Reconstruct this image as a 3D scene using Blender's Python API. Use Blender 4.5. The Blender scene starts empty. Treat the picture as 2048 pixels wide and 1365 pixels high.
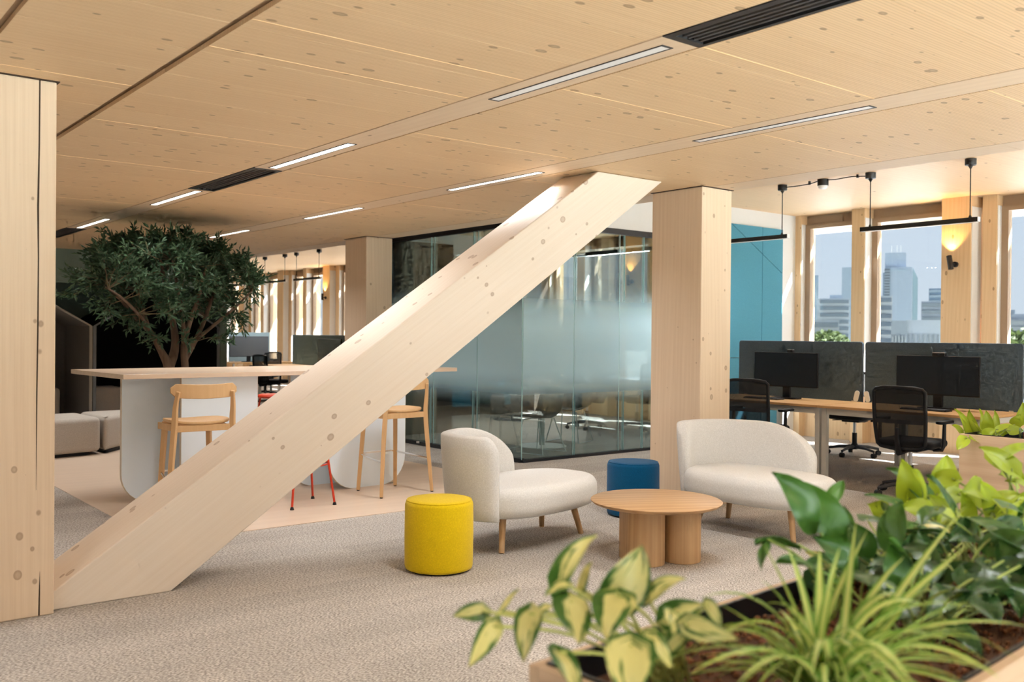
import bpy, bmesh, math, random
from math import sin, cos, pi, radians, sqrt, atan2, floor
from mathutils import Vector, Matrix, Euler

random.seed(7)
scene = bpy.context.scene
COL = scene.collection

# ------------------------------------------------------------------ camera
def setup_camera():
    f_px, yaw, pitch, roll = 1891.86, radians(38.71), radians(-0.3848), radians(0.5076)
    F = Vector((sin(yaw) * cos(pitch), cos(yaw) * cos(pitch), sin(pitch)))
    r = Vector((cos(yaw), -sin(yaw), 0)); u = r.cross(F)
    R = r * cos(roll) + u * sin(roll); U = -r * sin(roll) + u * cos(roll)
    cd = bpy.data.cameras.new('camera'); cam = bpy.data.objects.new('camera', cd); COL.objects.link(cam)
    m = Matrix((R, U, -F)).transposed().to_4x4(); m.translation = (0, 0, 1.40)
    cam.matrix_world = m
    cd.sensor_width = 36.0; cd.sensor_fit = 'HORIZONTAL'; cd.lens = 36.0 * f_px / 2048.0
    cd.clip_start = 0.05; cd.clip_end = 2000
    cd.dof.use_dof = True; cd.dof.focus_distance = 6.2; cd.dof.aperture_fstop = 3.2
    scene.camera = cam
setup_camera()

# ------------------------------------------------------------------ world, sun, exposure
w = bpy.data.worlds.new('sky'); scene.world = w; w.use_nodes = True
nt = w.node_tree; nt.nodes.clear()
wo = nt.nodes.new('ShaderNodeOutputWorld'); bg = nt.nodes.new('ShaderNodeBackground')
tc = nt.nodes.new('ShaderNodeTexCoord'); sp = nt.nodes.new('ShaderNodeSeparateXYZ'); cr = nt.nodes.new('ShaderNodeValToRGB')
nt.links.new(tc.outputs['Generated'], sp.inputs[0]); nt.links.new(sp.outputs['Z'], cr.inputs[0])
cr.color_ramp.elements[0].position = 0.0; cr.color_ramp.elements[0].color = (0.66, 0.72, 0.785, 1)
cr.color_ramp.elements[1].position = 0.55; cr.color_ramp.elements[1].color = (0.46, 0.62, 0.84, 1)
nt.links.new(cr.outputs[0], bg.inputs[0]); bg.inputs[1].default_value = SKY = 0.85
nt.links.new(bg.outputs[0], wo.inputs[0])
sd = bpy.data.lights.new('sun', 'SUN'); sd.energy = 44.0; sd.angle = radians(0.6); sd.color = (0.98, 0.98, 0.97)
so = bpy.data.objects.new('sun', sd); COL.objects.link(so)
so.rotation_euler = Vector((0.44, -0.56, 0.70)).to_track_quat('Z', 'Y').to_euler()
vs = scene.view_settings
vs.view_transform = 'Standard'; vs.look = 'None'; vs.gamma = 1.0; vs.use_curve_mapping = False
vs.exposure = 0.64
LAMP_W = 12.5            # watts of one recessed ceiling strip lamp
try:
    scene.cycles.max_bounces = 7; scene.cycles.transparent_max_bounces = 12
    scene.cycles.diffuse_bounces = 4; scene.cycles.glossy_bounces = 3; scene.cycles.adaptive_threshold = 0.09; scene.cycles.adaptive_min_samples = 12; scene.cycles.sample_clamp_indirect = 8.0
    scene.cycles.use_denoising = True
except Exception: pass

# ------------------------------------------------------------------ helpers
class MB:
    """collects geometry for ONE mesh object"""
    def __init__(s): s.v = []; s.f = []; s.uv = None
    def add(s, vs_, fs_):
        o = len(s.v); s.v += [tuple(p) for p in vs_]; s.f += [tuple(i + o for i in q) for q in fs_]; return s
    def box(s, x0, x1, y0, y1, z0, z1):
        return s.add([(x0,y0,z0),(x1,y0,z0),(x1,y1,z0),(x0,y1,z0),(x0,y0,z1),(x1,y0,z1),(x1,y1,z1),(x0,y1,z1)],
                     [(0,3,2,1),(4,5,6,7),(0,1,5,4),(1,2,6,5),(2,3,7,6),(3,0,4,7)])
    def mbox(s, M, sx, sy, sz):
        n = len(s.v); s.box(-sx/2, sx/2, -sy/2, sy/2, -sz/2, sz/2)
        for i in range(n, len(s.v)): s.v[i] = tuple(M @ Vector(s.v[i]))
        return s
    def prism(s, poly, z0, z1):
        n = len(poly)
        return s.add([(x,y,z0) for x,y in poly] + [(x,y,z1) for x,y in poly],
            [tuple(range(n-1,-1,-1)), tuple(range(n,2*n))] + [(i,(i+1)%n,n+(i+1)%n,n+i) for i in range(n)])
    def prismY(s, poly, y0, y1):      # poly in (x,z)
        n = len(poly)
        return s.add([(x,y0,z) for x,z in poly] + [(x,y1,z) for x,z in poly],
            [tuple(range(n)), tuple(range(2*n-1,n-1,-1))] + [(i,n+i,n+(i+1)%n,(i+1)%n) for i in range(n)])
    def prismX(s, poly, x0, x1):      # poly in (y,z)
        n = len(poly)
        return s.add([(x0,y,z) for y,z in poly] + [(x1,y,z) for y,z in poly],
            [tuple(range(n-1,-1,-1)), tuple(range(n,2*n))] + [(i,(i+1)%n,n+(i+1)%n,n+i) for i in range(n)])
    def loft(s, rings, caps=True, closed=True):
        n = len(rings[0]); o = len(s.v)
        for r in rings: s.v += [tuple(p) for p in r]
        m = n if closed else n - 1
        for k in range(len(rings)-1):
            a = o + k*n; b = a + n
            for i in range(m): s.f.append((a+i, a+(i+1)%n, b+(i+1)%n, b+i))
        if caps:
            s.f.append(tuple(o+i for i in range(n-1,-1,-1))); e = o+(len(rings)-1)*n
            s.f.append(tuple(e+i for i in range(n)))
        return s
    def tube(s, pts, rad, n=8, caps=True):
        pts = [Vector(p) for p in pts]
        if not hasattr(rad, '__len__'): rad = [rad]*len(pts)
        rings = []; up = None
        for i, p in enumerate(pts):
            t = (pts[min(i+1,len(pts)-1)] - pts[max(i-1,0)])
            if t.length < 1e-9: t = Vector((0,0,1))
            t.normalize()
            if up is None:
                up = Vector((0,0,1)) if abs(t.z) < .9 else Vector((1,0,0))
            a = t.cross(up)
            if a.length < 1e-6: a = t.cross(Vector((0,1,0)))
            a.normalize(); b = a.cross(t); up = b
            rings.append([p + (a*cos(2*pi*k/n) + b*sin(2*pi*k/n))*rad[i] for k in range(n)])
        for r_ in rings: r_.reverse()
        return s.loft(rings, caps)
    def lathe(s, prof, n=32, c=(0,0,0)):   # prof: (r,z) bottom->top
        rings = [[(c[0]+r*cos(2*pi*k/n), c[1]+r*sin(2*pi*k/n), c[2]+z) for k in range(n)] for r,z in prof]
        return s.loft(rings, True)
    def cushion(s, outline, z0, z1, r, k=4, dome=0.0):
        """rounded slab over a closed outline (list of xy), r = edge radius"""
        pts = [Vector((x,y)) for x,y in outline]; n = len(pts); nor = []
        for i in range(n):
            t = (pts[(i+1)%n]-pts[i-1]).normalized(); nor.append(Vector((t.y,-t.x)))
        def ring(ins, z): return [((pts[i]-nor[i]*ins).x, (pts[i]-nor[i]*ins).y, z) for i in range(n)]
        rings = []
        for j in range(k+1):
            a = pi/2*j/k; rings.append(ring(r*(1-sin(a)), z0+r*(1-cos(a))))
        for j in range(k+1):
            a = pi/2*j/k; rings.append(ring(r*(1-cos(a)), z1-r*(1-sin(a))))
        c = sum(pts, Vector((0,0)))/n
        for q in (.75,.5,.25,.06):
            base = [Vector(p) for p in rings[2*k+1]] if False else None
            rings.append([(c.x+(p[0]-c.x)*q, c.y+(p[1]-c.y)*q, z1+dome*(1-q*q)) for p in ring(r,z1)])
        return s.loft(rings, True)
    def build(s, name, mat=None, parent=None, smooth=False, bevel=0.0, seg=2, angle=40, subsurf=0, loc=None, rot=None, uv=None):
        me = bpy.data.meshes.new(name); me.from_pydata(s.v, [], s.f); me.validate(); me.update()
        if mat: me.materials.append(mat)
        if s.uv:
            lay = me.uv_layers.new(name='UVMap')
            for L in me.loops: lay.data[L.index].uv = s.uv[L.vertex_index]
        if smooth:
            for p in me.polygons: p.use_smooth = True
            try: me.set_sharp_from_angle(angle=radians(angle))
            except Exception: pass
        o = bpy.data.objects.new(name, me); COL.objects.link(o)
        if parent: o.parent = parent
        if loc: o.location = loc
        if rot: o.rotation_euler = rot
        if bevel:
            b = o.modifiers.new('bevel','BEVEL'); b.width = bevel; b.segments = seg; b.limit_method = 'ANGLE'; b.angle_limit = radians(35)
        if subsurf:
            q = o.modifiers.new('sub','SUBSURF'); q.levels = subsurf; q.render_levels = subsurf
        return o

def empty(name, loc=(0,0,0), rz=0.0):
    o = bpy.data.objects.new(name, None); COL.objects.link(o); o.location = loc; o.rotation_euler = (0,0,rz)
    o.empty_display_size = .1; return o
def tag(o, label=None, cat=None, group=None, kind=None):
    if label: o['label'] = label
    if cat: o['category'] = cat
    if group: o['group'] = group
    if kind: o['kind'] = kind
    return o
KIDS = {}
def copy_tree(o, parent=None):
    c = o.copy(); COL.objects.link(c); c.parent = parent
    for ch in [q for q in COL.objects if q.parent == o]: copy_tree(ch, c)
    return c
def place(o, loc, rz=0.0, label=None, group=None):
    o.location = loc; o.rotation_euler = (0,0,rz)
    if label: o['label'] = label
    if group: o['group'] = group
    return o
def bez(p0,p1,p2,p3,n):
    p0,p1,p2,p3 = map(Vector,(p0,p1,p2,p3)); out=[]
    for i in range(n+1):
        t=i/n; out.append(p0*(1-t)**3+p1*3*t*(1-t)**2+p2*3*t*t*(1-t)+p3*t**3)
    return out
def rrect(w, h, r, n=5, cx=0, cy=0):
    out=[]
    for sx,sy,a0 in ((1,-1,-90),(1,1,0),(-1,1,90),(-1,-1,180)):
        for k in range(n+1):
            a=radians(a0+90*k/n); out.append((cx+sx*(w/2-r)+r*cos(a), cy+sy*(h/2-r)+r*sin(a)))
    return out
def smoothpts(pts, n=6):                 # open Catmull-Rom
    P=[Vector(p) for p in pts]; out=[]
    for i in range(len(P)-1):
        a=P[max(i-1,0)];b=P[i];c=P[i+1];d=P[min(i+2,len(P)-1)]
        for k in range(n):
            t=k/n; out.append(.5*((2*b)+(c-a)*t+(2*a-5*b+4*c-d)*t*t+(3*b-a-3*c+d)*t**3))
    out.append(P[-1]); return out

# ------------------------------------------------------------------ materials
def newmat(name):
    m = bpy.data.materials.new(name); m.use_nodes = True
    n = m.node_tree; b = n.nodes.get('Principled BSDF'); return m, n, b
def rgba(c): return (c[0],c[1],c[2],1)
def flat(name, c, rough=.5, metal=0.0, spec=.5, emit=None, es=0, coat=0, noise=0.0, nscale=40):
    m,n,b = newmat(name); b.inputs['Base Color'].default_value = rgba(c); b.inputs['Roughness'].default_value = rough
    b.inputs['Metallic'].default_value = metal; b.inputs['Specular IOR Level'].default_value = spec
    if coat: b.inputs['Coat Weight'].default_value = coat
    if emit: b.inputs['Emission Color'].default_value = rgba(emit); b.inputs['Emission Strength'].default_value = es
    t = n.nodes.new('ShaderNodeTexCoord'); q = n.nodes.new('ShaderNodeTexNoise'); q.inputs['Scale'].default_value = nscale
    n.links.new(t.outputs['Object'], q.inputs['Vector'])
    mr = n.nodes.new('ShaderNodeMapRange'); mr.inputs['To Min'].default_value = max(0,rough-.06); mr.inputs['To Max'].default_value = min(1,rough+.06)
    n.links.new(q.outputs[0], mr.inputs[0]); n.links.new(mr.outputs[0], b.inputs['Roughness'])
    if noise:
        mx = n.nodes.new('ShaderNodeMix'); mx.data_type='RGBA'; mx.inputs[6].default_value = rgba([x*(1-noise) for x in c]); mx.inputs[7].default_value = rgba([min(1,x*(1+noise)) for x in c])
        n.links.new(q.outputs[0], mx.inputs[0]); n.links.new(mx.outputs[2], b.inputs['Base Color'])
    return m
def wood(name, c, dark, axis='x', rough=.55, knots=1.0, knotcol=(.22,.11,.05), grain=22, lam=0.0, lamaxis='y', groove=0.0, kscale=4.2, contrast=.55, rings=0.0, spec=.3, kasp=.55, wave=.20):
    m,n,b = newmat(name); N=n.nodes; L=n.links
    t=N.new('ShaderNodeTexCoord'); oi=N.new('ShaderNodeObjectInfo')
    ad=N.new('ShaderNodeVectorMath'); ad.operation='ADD'; mu=N.new('ShaderNodeVectorMath'); mu.operation='SCALE'
    cx=N.new('ShaderNodeCombineXYZ')
    for i in range(3): L.new(oi.outputs['Random'], cx.inputs[i])
    L.new(cx.outputs[0], mu.inputs[0]); mu.inputs['Scale'].default_value=37.0
    L.new(t.outputs['Object'], ad.inputs[0]); L.new(mu.outputs[0], ad.inputs[1])
    def mapped(a, p):
        mp=N.new('ShaderNodeMapping'); mp.inputs['Scale'].default_value=[a if k==axis else p for k in 'xyz']; L.new(ad.outputs[0], mp.inputs['Vector']); return mp.outputs[0]
    # slow wander of the grain
    wn=N.new('ShaderNodeTexNoise'); wn.inputs['Scale'].default_value=1.0; wn.inputs['Detail'].default_value=1; L.new(mapped(.7,2.2), wn.inputs['Vector'])
    g=N.new('ShaderNodeTexNoise'); g.inputs['Detail'].default_value=5; g.inputs['Roughness'].default_value=.62; g.inputs['Distortion'].default_value=.35; g.inputs['Scale'].default_value=1
    L.new(mapped(1.1, grain*2.2), g.inputs['Vector'])
    wv=N.new('ShaderNodeTexWave'); wv.wave_type='BANDS'; wv.bands_direction={'x':'DIAGONAL','y':'DIAGONAL','z':'DIAGONAL'}[axis]; wv.inputs['Scale'].default_value=1.0
    wv.inputs['Distortion'].default_value=5.0; wv.inputs['Detail'].default_value=2; wv.inputs['Detail Scale'].default_value=.8
    L.new(mapped(.5, grain*.42), wv.inputs['Vector'])
    mx0=N.new('ShaderNodeMath'); mx0.operation='MULTIPLY_ADD'; L.new(wv.outputs['Fac'], mx0.inputs[0]); mx0.inputs[1].default_value=wave+rings
    L.new(g.outputs[0], mx0.inputs[2])
    s2=N.new('ShaderNodeMath'); s2.operation='MULTIPLY_ADD'; L.new(wn.outputs[0], s2.inputs[0]); s2.inputs[1].default_value=.5; L.new(mx0.outputs[0], s2.inputs[2])
    mr=N.new('ShaderNodeMapRange'); mr.inputs['From Min'].default_value=.50; mr.inputs['From Max'].default_value=1.10+rings; mr.inputs['To Max'].default_value=contrast; L.new(s2.outputs[0], mr.inputs[0])
    mix=N.new('ShaderNodeMix'); mix.data_type='RGBA'; mix.inputs[6].default_value=rgba(c); mix.inputs[7].default_value=rgba(dark); L.new(mr.outputs[0], mix.inputs[0])
    col=mix.outputs[2]
    if lam:
        se=N.new('ShaderNodeSeparateXYZ'); L.new(t.outputs['Object'], se.inputs[0])
        dv=N.new('ShaderNodeMath'); dv.operation='DIVIDE'; L.new(se.outputs['XYZ'.index(lamaxis.upper())], dv.inputs[0]); dv.inputs[1].default_value=lam
        fl=N.new('ShaderNodeMath'); fl.operation='FLOOR'; L.new(dv.outputs[0], fl.inputs[0])
        ad2=N.new('ShaderNodeMath'); ad2.operation='ADD'; L.new(fl.outputs[0], ad2.inputs[0]); L.new(oi.outputs['Random'], ad2.inputs[1])
        wh=N.new('ShaderNodeTexWhiteNoise'); wh.noise_dimensions='1D'; L.new(ad2.outputs[0], wh.inputs['W'])
        mr2=N.new('ShaderNodeMapRange'); mr2.inputs['To Min'].default_value=.90; mr2.inputs['To Max'].default_value=1.06; L.new(wh.outputs[0], mr2.inputs[0])
        hs=N.new('ShaderNodeHueSaturation'); L.new(mr2.outputs[0], hs.inputs['Value']); L.new(col, hs.inputs['Color']); col=hs.outputs[0]
    if knots:
        vo=N.new('ShaderNodeTexVoronoi'); vo.feature='F1'; vo.inputs['Scale'].default_value=1; vo.inputs['Randomness'].default_value=1.0
        L.new(mapped(kscale*kasp, kscale), vo.inputs['Vector'])
        sc_=N.new('ShaderNodeSeparateColor'); L.new(vo.outputs['Color'], sc_.inputs[0])
        rr=N.new('ShaderNodeMapRange'); rr.inputs['From Min'].default_value=.2; rr.inputs['From Max'].default_value=1; rr.inputs['To Min'].default_value=.0; rr.inputs['To Max'].default_value=.115*knots; L.new(sc_.outputs[0], rr.inputs[0])
        sb=N.new('ShaderNodeMath'); sb.operation='SUBTRACT'; L.new(rr.outputs[0], sb.inputs[0]); L.new(vo.outputs['Distance'], sb.inputs[1])
        km=N.new('ShaderNodeMapRange'); km.inputs['From Min'].default_value=-.015; km.inputs['From Max'].default_value=.03; km.inputs['To Max'].default_value=.68; L.new(sb.outputs[0], km.inputs[0])
        kc=N.new('ShaderNodeMapRange'); kc.inputs['From Min'].default_value=.03; kc.inputs['From Max'].default_value=.12; kc.inputs['To Min'].default_value=0; kc.inputs['To Max'].default_value=.22; L.new(sb.outputs[0], kc.inputs[0])
        ks=N.new('ShaderNodeMath'); ks.operation='SUBTRACT'; ks.use_clamp=True; L.new(km.outputs[0], ks.inputs[0]); L.new(kc.outputs[0], ks.inputs[1])
        mk=N.new('ShaderNodeMix'); mk.data_type='RGBA'; L.new(ks.outputs[0], mk.inputs[0]); L.new(col, mk.inputs[6]); mk.inputs[7].default_value=rgba(knotcol); col=mk.outputs[2]
    if groove:
        se=N.new('ShaderNodeSeparateXYZ'); L.new(t.outputs['Object'], se.inputs[0])
        dv=N.new('ShaderNodeMath'); dv.operation='DIVIDE'; L.new(se.outputs[1], dv.inputs[0]); dv.inputs[1].default_value=groove
        fr=N.new('ShaderNodeMath'); fr.operation='FRACT'; L.new(dv.outputs[0], fr.inputs[0])
        pp=N.new('ShaderNodeMath'); pp.operation='PINGPONG'; L.new(fr.outputs[0], pp.inputs[0]); pp.inputs[1].default_value=.5
        gm=N.new('ShaderNodeMapRange'); gm.inputs['From Min'].default_value=.06; gm.inputs['From Max'].default_value=.16; gm.inputs['To Min'].default_value=.30; gm.inputs['To Max'].default_value=0; L.new(pp.outputs[0], gm.inputs[0])
        mg=N.new('ShaderNodeMix'); mg.data_type='RGBA'; L.new(gm.outputs[0], mg.inputs[0]); L.new(col, mg.inputs[6]); mg.inputs[7].default_value=rgba([x*.45 for x in dark]); col=mg.outputs[2]
    L.new(col, b.inputs['Base Color']); b.inputs['Roughness'].default_value=rough; b.inputs['Specular IOR Level'].default_value=spec
    bp=N.new('ShaderNodeBump'); bp.inputs['Strength'].default_value=.05; bp.inputs['Distance'].default_value=.004; L.new(g.outputs[0], bp.inputs['Height']); L.new(bp.outputs[0], b.inputs['Normal'])
    return m
def fabric(name, c, c2=None, scale=260, bump=.25, rough=.95, mott=.12):
    m,n,b=newmat(name); N=n.nodes; L=n.links; c2=c2 or [x*.75 for x in c]
    t=N.new('ShaderNodeTexCoord'); v=N.new('ShaderNodeTexVoronoi'); v.inputs['Scale'].default_value=scale; L.new(t.outputs['Object'], v.inputs['Vector'])
    q=N.new('ShaderNodeTexNoise'); q.inputs['Scale'].default_value=scale*.35; q.inputs['Detail'].default_value=3; L.new(t.outputs['Object'], q.inputs['Vector'])
    k=N.new('ShaderNodeMath'); k.operation='MULTIPLY'; L.new(v.outputs['Distance'], k.inputs[0]); L.new(q.outputs[0], k.inputs[1])
    mr=N.new('ShaderNodeMapRange'); mr.inputs['From Min'].default_value=.05; mr.inputs['From Max'].default_value=.5; L.new(k.outputs[0], mr.inputs[0])
    x=N.new('ShaderNodeMix'); x.data_type='RGBA'; x.inputs[6].default_value=rgba(c2); x.inputs[7].default_value=rgba(c); L.new(mr.outputs[0], x.inputs[0])
    L.new(x.outputs[2], b.inputs['Base Color']); b.inputs['Roughness'].default_value=rough; b.inputs['Specular IOR Level'].default_value=.15
    b.inputs['Sheen Weight'].default_value=.15
    bp=N.new('ShaderNodeBump'); bp.inputs['Strength'].default_value=bump; bp.inputs['Distance'].default_value=.003; L.new(k.outputs[0], bp.inputs['Height']); L.new(bp.outputs[0], b.inputs['Normal'])
    return m
def carpet():
    m,n,b=newmat('carpet'); N=n.nodes; L=n.links
    t=N.new('ShaderNodeTexCoord')
    mp=N.new('ShaderNodeMapping'); mp.inputs['Rotation'].default_value=(0,0,radians(28)); mp.inputs['Scale'].default_value=(75,170,75); L.new(t.outputs['Object'], mp.inputs[0])
    q=N.new('ShaderNodeTexNoise'); q.inputs['Scale'].default_value=1; q.inputs['Detail'].default_value=2; L.new(mp.outputs[0], q.inputs['Vector'])
    mp2=N.new('ShaderNodeMapping'); mp2.inputs['Scale'].default_value=(.9,5.5,1); L.new(t.outputs['Object'], mp2.inputs[0])
    q2=N.new('ShaderNodeTexNoise'); q2.inputs['Scale'].default_value=1.4; q2.inputs['Detail'].default_value=4; q2.inputs['Roughness'].default_value=.65; L.new(mp2.outputs[0], q2.inputs['Vector'])
    br=N.new('ShaderNodeTexBrick'); br.inputs['Scale'].default_value=1; br.inputs['Brick Width'].default_value=1.0; br.inputs['Row Height'].default_value=.25; br.inputs['Mortar Size'].default_value=0.0
    br.inputs['Color1'].default_value=(.92,.92,.92,1); br.inputs['Color2'].default_value=(1.06,1.06,1.06,1); L.new(t.outputs['Object'], br.inputs['Vector'])
    r1=N.new('ShaderNodeMapRange'); r1.inputs['From Min'].default_value=.36; r1.inputs['From Max'].default_value=.64; L.new(q.outputs[0], r1.inputs[0])
    x=N.new('ShaderNodeMix'); x.data_type='RGBA'; x.inputs[6].default_value=(.205,.176,.152,1); x.inputs[7].default_value=(.62,.56,.50,1); L.new(r1.outputs[0], x.inputs[0])
    r2=N.new('ShaderNodeMapRange'); r2.inputs['From Min'].default_value=.35; r2.inputs['From Max'].default_value=.68; r2.inputs['To Min'].default_value=.94; r2.inputs['To Max'].default_value=1.04; L.new(q2.outputs[0], r2.inputs[0])
    v1=N.new('ShaderNodeVectorMath'); v1.operation='SCALE'; L.new(x.outputs[2], v1.inputs[0]); L.new(r2.outputs[0], v1.inputs['Scale'])
    v2=N.new('ShaderNodeVectorMath'); v2.operation='MULTIPLY'; L.new(v1.outputs[0], v2.inputs[0]); L.new(br.outputs[0], v2.inputs[1])
    L.new(v2.outputs[0], b.inputs['Base Color']); b.inputs['Roughness'].default_value=1; b.inputs['Specular IOR Level'].default_value=.05
    bp=N.new('ShaderNodeBump'); bp.inputs['Strength'].default_value=.5; bp.inputs['Distance'].default_value=.004; L.new(q.outputs[0], bp.inputs['Height']); L.new(bp.outputs[0], b.inputs['Normal'])
    return m
def glassmat(name, tint=(.8,.86,.85), refl=.6, rough=.0, frost=None):
    """thin architectural glass; frost = (z0,z1,z2,z3,amount): film that fades in and out with height"""
    m=bpy.data.materials.new(name); m.use_nodes=True; n=m.node_tree; N=n.nodes; L=n.links; N.clear()
    out=N.new('ShaderNodeOutputMaterial'); tr=N.new('ShaderNodeBsdfTransparent'); tr.inputs[0].default_value=rgba(tint)
    gl=N.new('ShaderNodeBsdfGlossy'); gl.inputs['Roughness'].default_value=rough; gl.inputs[0].default_value=(.95,1,1,1)
    fr=N.new('ShaderNodeFresnel'); fr.inputs[0].default_value=1.45
    mu=N.new('ShaderNodeMath'); mu.operation='MULTIPLY'; mu.inputs[1].default_value=refl; L.new(fr.outputs[0], mu.inputs[0])
    base=tr.outputs[0]
    if frost:
        z0,z1,z2,z3,am,fc=frost
        t=N.new('ShaderNodeTexCoord'); s=N.new('ShaderNodeSeparateXYZ'); L.new(t.outputs['Object'], s.inputs[0])
        a=N.new('ShaderNodeMapRange'); a.interpolation_type='SMOOTHSTEP'; a.inputs['From Min'].default_value=z0; a.inputs['From Max'].default_value=z1; L.new(s.outputs[2], a.inputs[0])
        c=N.new('ShaderNodeMapRange'); c.interpolation_type='SMOOTHSTEP'; c.inputs['From Min'].default_value=z2; c.inputs['From Max'].default_value=z3; c.inputs['To Min'].default_value=am; c.inputs['To Max'].default_value=0; L.new(s.outputs[2], c.inputs[0])
        p=N.new('ShaderNodeMath'); p.operation='MULTIPLY'; L.new(a.outputs[0], p.inputs[0]); L.new(c.outputs[0], p.inputs[1])
        rf=N.new('ShaderNodeBsdfRefraction'); rf.inputs['Roughness'].default_value=.55; rf.inputs['IOR'].default_value=1.35; rf.inputs[0].default_value=rgba(fc)
        tl=N.new('ShaderNodeBsdfTranslucent'); tl.inputs[0].default_value=rgba(fc)
        df=N.new('ShaderNodeBsdfDiffuse'); df.inputs[0].default_value=rgba([x*.86 for x in fc])
        m1=N.new('ShaderNodeMixShader'); m1.inputs[0].default_value=.40; L.new(df.outputs[0], m1.inputs[1]); L.new(tl.outputs[0], m1.inputs[2])
        m2=N.new('ShaderNodeMixShader'); L.new(p.outputs[0], m2.inputs[0]); L.new(base, m2.inputs[1]); L.new(m1.outputs[0], m2.inputs[2]); base=m2.outputs[0]
    mx=N.new('ShaderNodeMixShader'); L.new(mu.outputs[0], mx.inputs[0]); L.new(base, mx.inputs[1]); L.new(gl.outputs[0], mx.inputs[2]); L.new(mx.outputs[0], out.inputs[0])
    return m
def meshcloth(name, c, open_=.35, scale=420):
    m=bpy.data.materials.new(name); m.use_nodes=True; n=m.node_tree; N=n.nodes; L=n.links; b=N['Principled BSDF']; out=N['Material Output']
    b.inputs['Base Color'].default_value=rgba(c); b.inputs['Roughness'].default_value=.7
    t=N.new('ShaderNodeTexCoord'); v=N.new('ShaderNodeTexVoronoi'); v.inputs['Scale'].default_value=scale; L.new(t.outputs['Object'], v.inputs['Vector'])
    r=N.new('ShaderNodeMapRange'); r.inputs['From Min'].default_value=.2; r.inputs['From Max'].default_value=.6; r.inputs['To Min'].default_value=open_*.7; r.inputs['To Max'].default_value=open_*1.3; L.new(v.outputs['Distance'], r.inputs[0])
    tr=N.new('ShaderNodeBsdfTransparent'); mx=N.new('ShaderNodeMixShader'); L.new(r.outputs[0], mx.inputs[0]); L.new(b.outputs[0], mx.inputs[1]); L.new(tr.outputs[0], mx.inputs[2]); L.new(mx.outputs[0], out.inputs[0])
    return m

M = {}
M['spruce_z'] = wood('spruce_column', (.80,.63,.46), (.58,.40,.25), 'z', knots=2.0, lam=.0, contrast=.42, kscale=10.5, knotcol=(.33,.2,.12), grain=34, kasp=.8, wave=.12)
M['spruce_x'] = wood('spruce_brace', (.80,.69,.58), (.64,.495,.36), 'x', knots=2.1, contrast=.38, kscale=10, knotcol=(.36,.23,.15), grain=34, kasp=.85, wave=.11)
M['spruce_warm'] = wood('spruce_facade', (.78,.57,.35), (.60,.39,.20), 'z', knots=1.6, contrast=.5, kscale=10, grain=30)
M['ceil'] = wood('ceiling_panel', (.84,.61,.37), (.67,.44,.24), 'x', knots=2.1, knotcol=(.22,.125,.065), groove=.0165, kscale=12.5, contrast=.45, grain=34)
M['ceil_plain'] = wood('ceiling_plain', (.83,.60,.37), (.69,.46,.26), 'x', knots=.9, kscale=6.5, contrast=.5, lam=.0)
M['ceil_strip'] = wood('ceiling_strip', (.79,.61,.43), (.66,.48,.32), 'y', knots=.9, kscale=7, contrast=.5)
M['ceil_back'] = flat('ceiling_backing', (.58,.40,.25), .9, noise=.1)
M['carpet'] = carpet()
M['vinyl'] = wood('vinyl_floor', (.72,.55,.41), (.61,.46,.34), 'x', rough=.38, knots=0, grain=9, contrast=.5, spec=.45)
M['white'] = flat('white_paint', (.70,.69,.67), .6, noise=.02)
M['black'] = flat('black_metal', (.018,.018,.02), .45)
M['darkslat'] = flat('vent_black', (.085,.085,.09), .4)
M['bronze'] = flat('window_bronze', (.36,.25,.16), .5, noise=.05)
M['teal'] = fabric('teal_felt', (.08,.29,.40), (.06,.235,.33), 180, .2)
M['glass_out'] = glassmat('window_glass', (.86,.885,.90), .4)
M['glass_tint'] = flat('partition_edge',(.42,.66,.66),.15,spec=.8)
M['glass_part'] = glassmat('partition_glass', (.80,.87,.87), .75, frost=(.58,1.02,1.45,2.0,.92,(.70,.92,1.0)))
M['glass_clear'] = glassmat('clear_glass', (.9,.94,.93), .6)
M['olive_green'] = flat('green_wall_paint', (.20,.27,.225), .75, noise=.05)
M['nook_black'] = flat('nook_black_felt', (.012,.012,.013), .95, spec=.1)
M['nook_inner'] = fabric('nook_inner_felt', (.27,.25,.22), None, 200, .15)
M['nook_edge'] = flat('nook_edge', (.46,.42,.35), .6, noise=.05)
M['nook_edge2'] = flat('nook_edge_grey', (.24,.26,.27), .6)
M['walnut'] = wood('dark_panelling', (.10,.07,.05), (.06,.04,.03), 'z', knots=0)
M['cream'] = fabric('cream_boucle', (.82,.80,.78), (.62,.60,.575), 330, .35)
M['beige'] = fabric('beige_wool', (.56,.49,.415), (.42,.36,.30), 240, .25)
M['yellow'] = fabric('mustard_wool', (.84,.60,.006), (.66,.45,.003), 300, .22)
M['blue'] = fabric('petrol_wool', (.002,.10,.24), (.001,.07,.17), 300, .22)
M['oak'] = wood('oak', (.62,.40,.215), (.42,.24,.11), 'z', knots=0, grain=30, rings=.25, contrast=.7, rough=.45)
M['oak_top'] = wood('oak_tabletop', (.56,.35,.18), (.38,.21,.095), 'x', knots=0, grain=18, rings=.35, contrast=.75, rough=.42)
M['beech'] = wood('beech', (.70,.44,.22), (.58,.34,.15), 'z', knots=0, grain=26, contrast=.45, rough=.45)
M['barwood'] = wood('bar_top', (.72,.55,.40), (.58,.42,.29), 'x', knots=0, grain=16, contrast=.5, rough=.32, spec=.5)
M['desk'] = wood('desk_top', (.62,.37,.16), (.48,.26,.10), 'y', knots=0, grain=16, contrast=.5, rough=.38, spec=.5)
M['barwhite'] = flat('bar_panel_white', (.80,.87,.93), .35)
M['ply'] = flat('panel_edge', (.66,.56,.44), .6, noise=.1, nscale=90)
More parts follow.
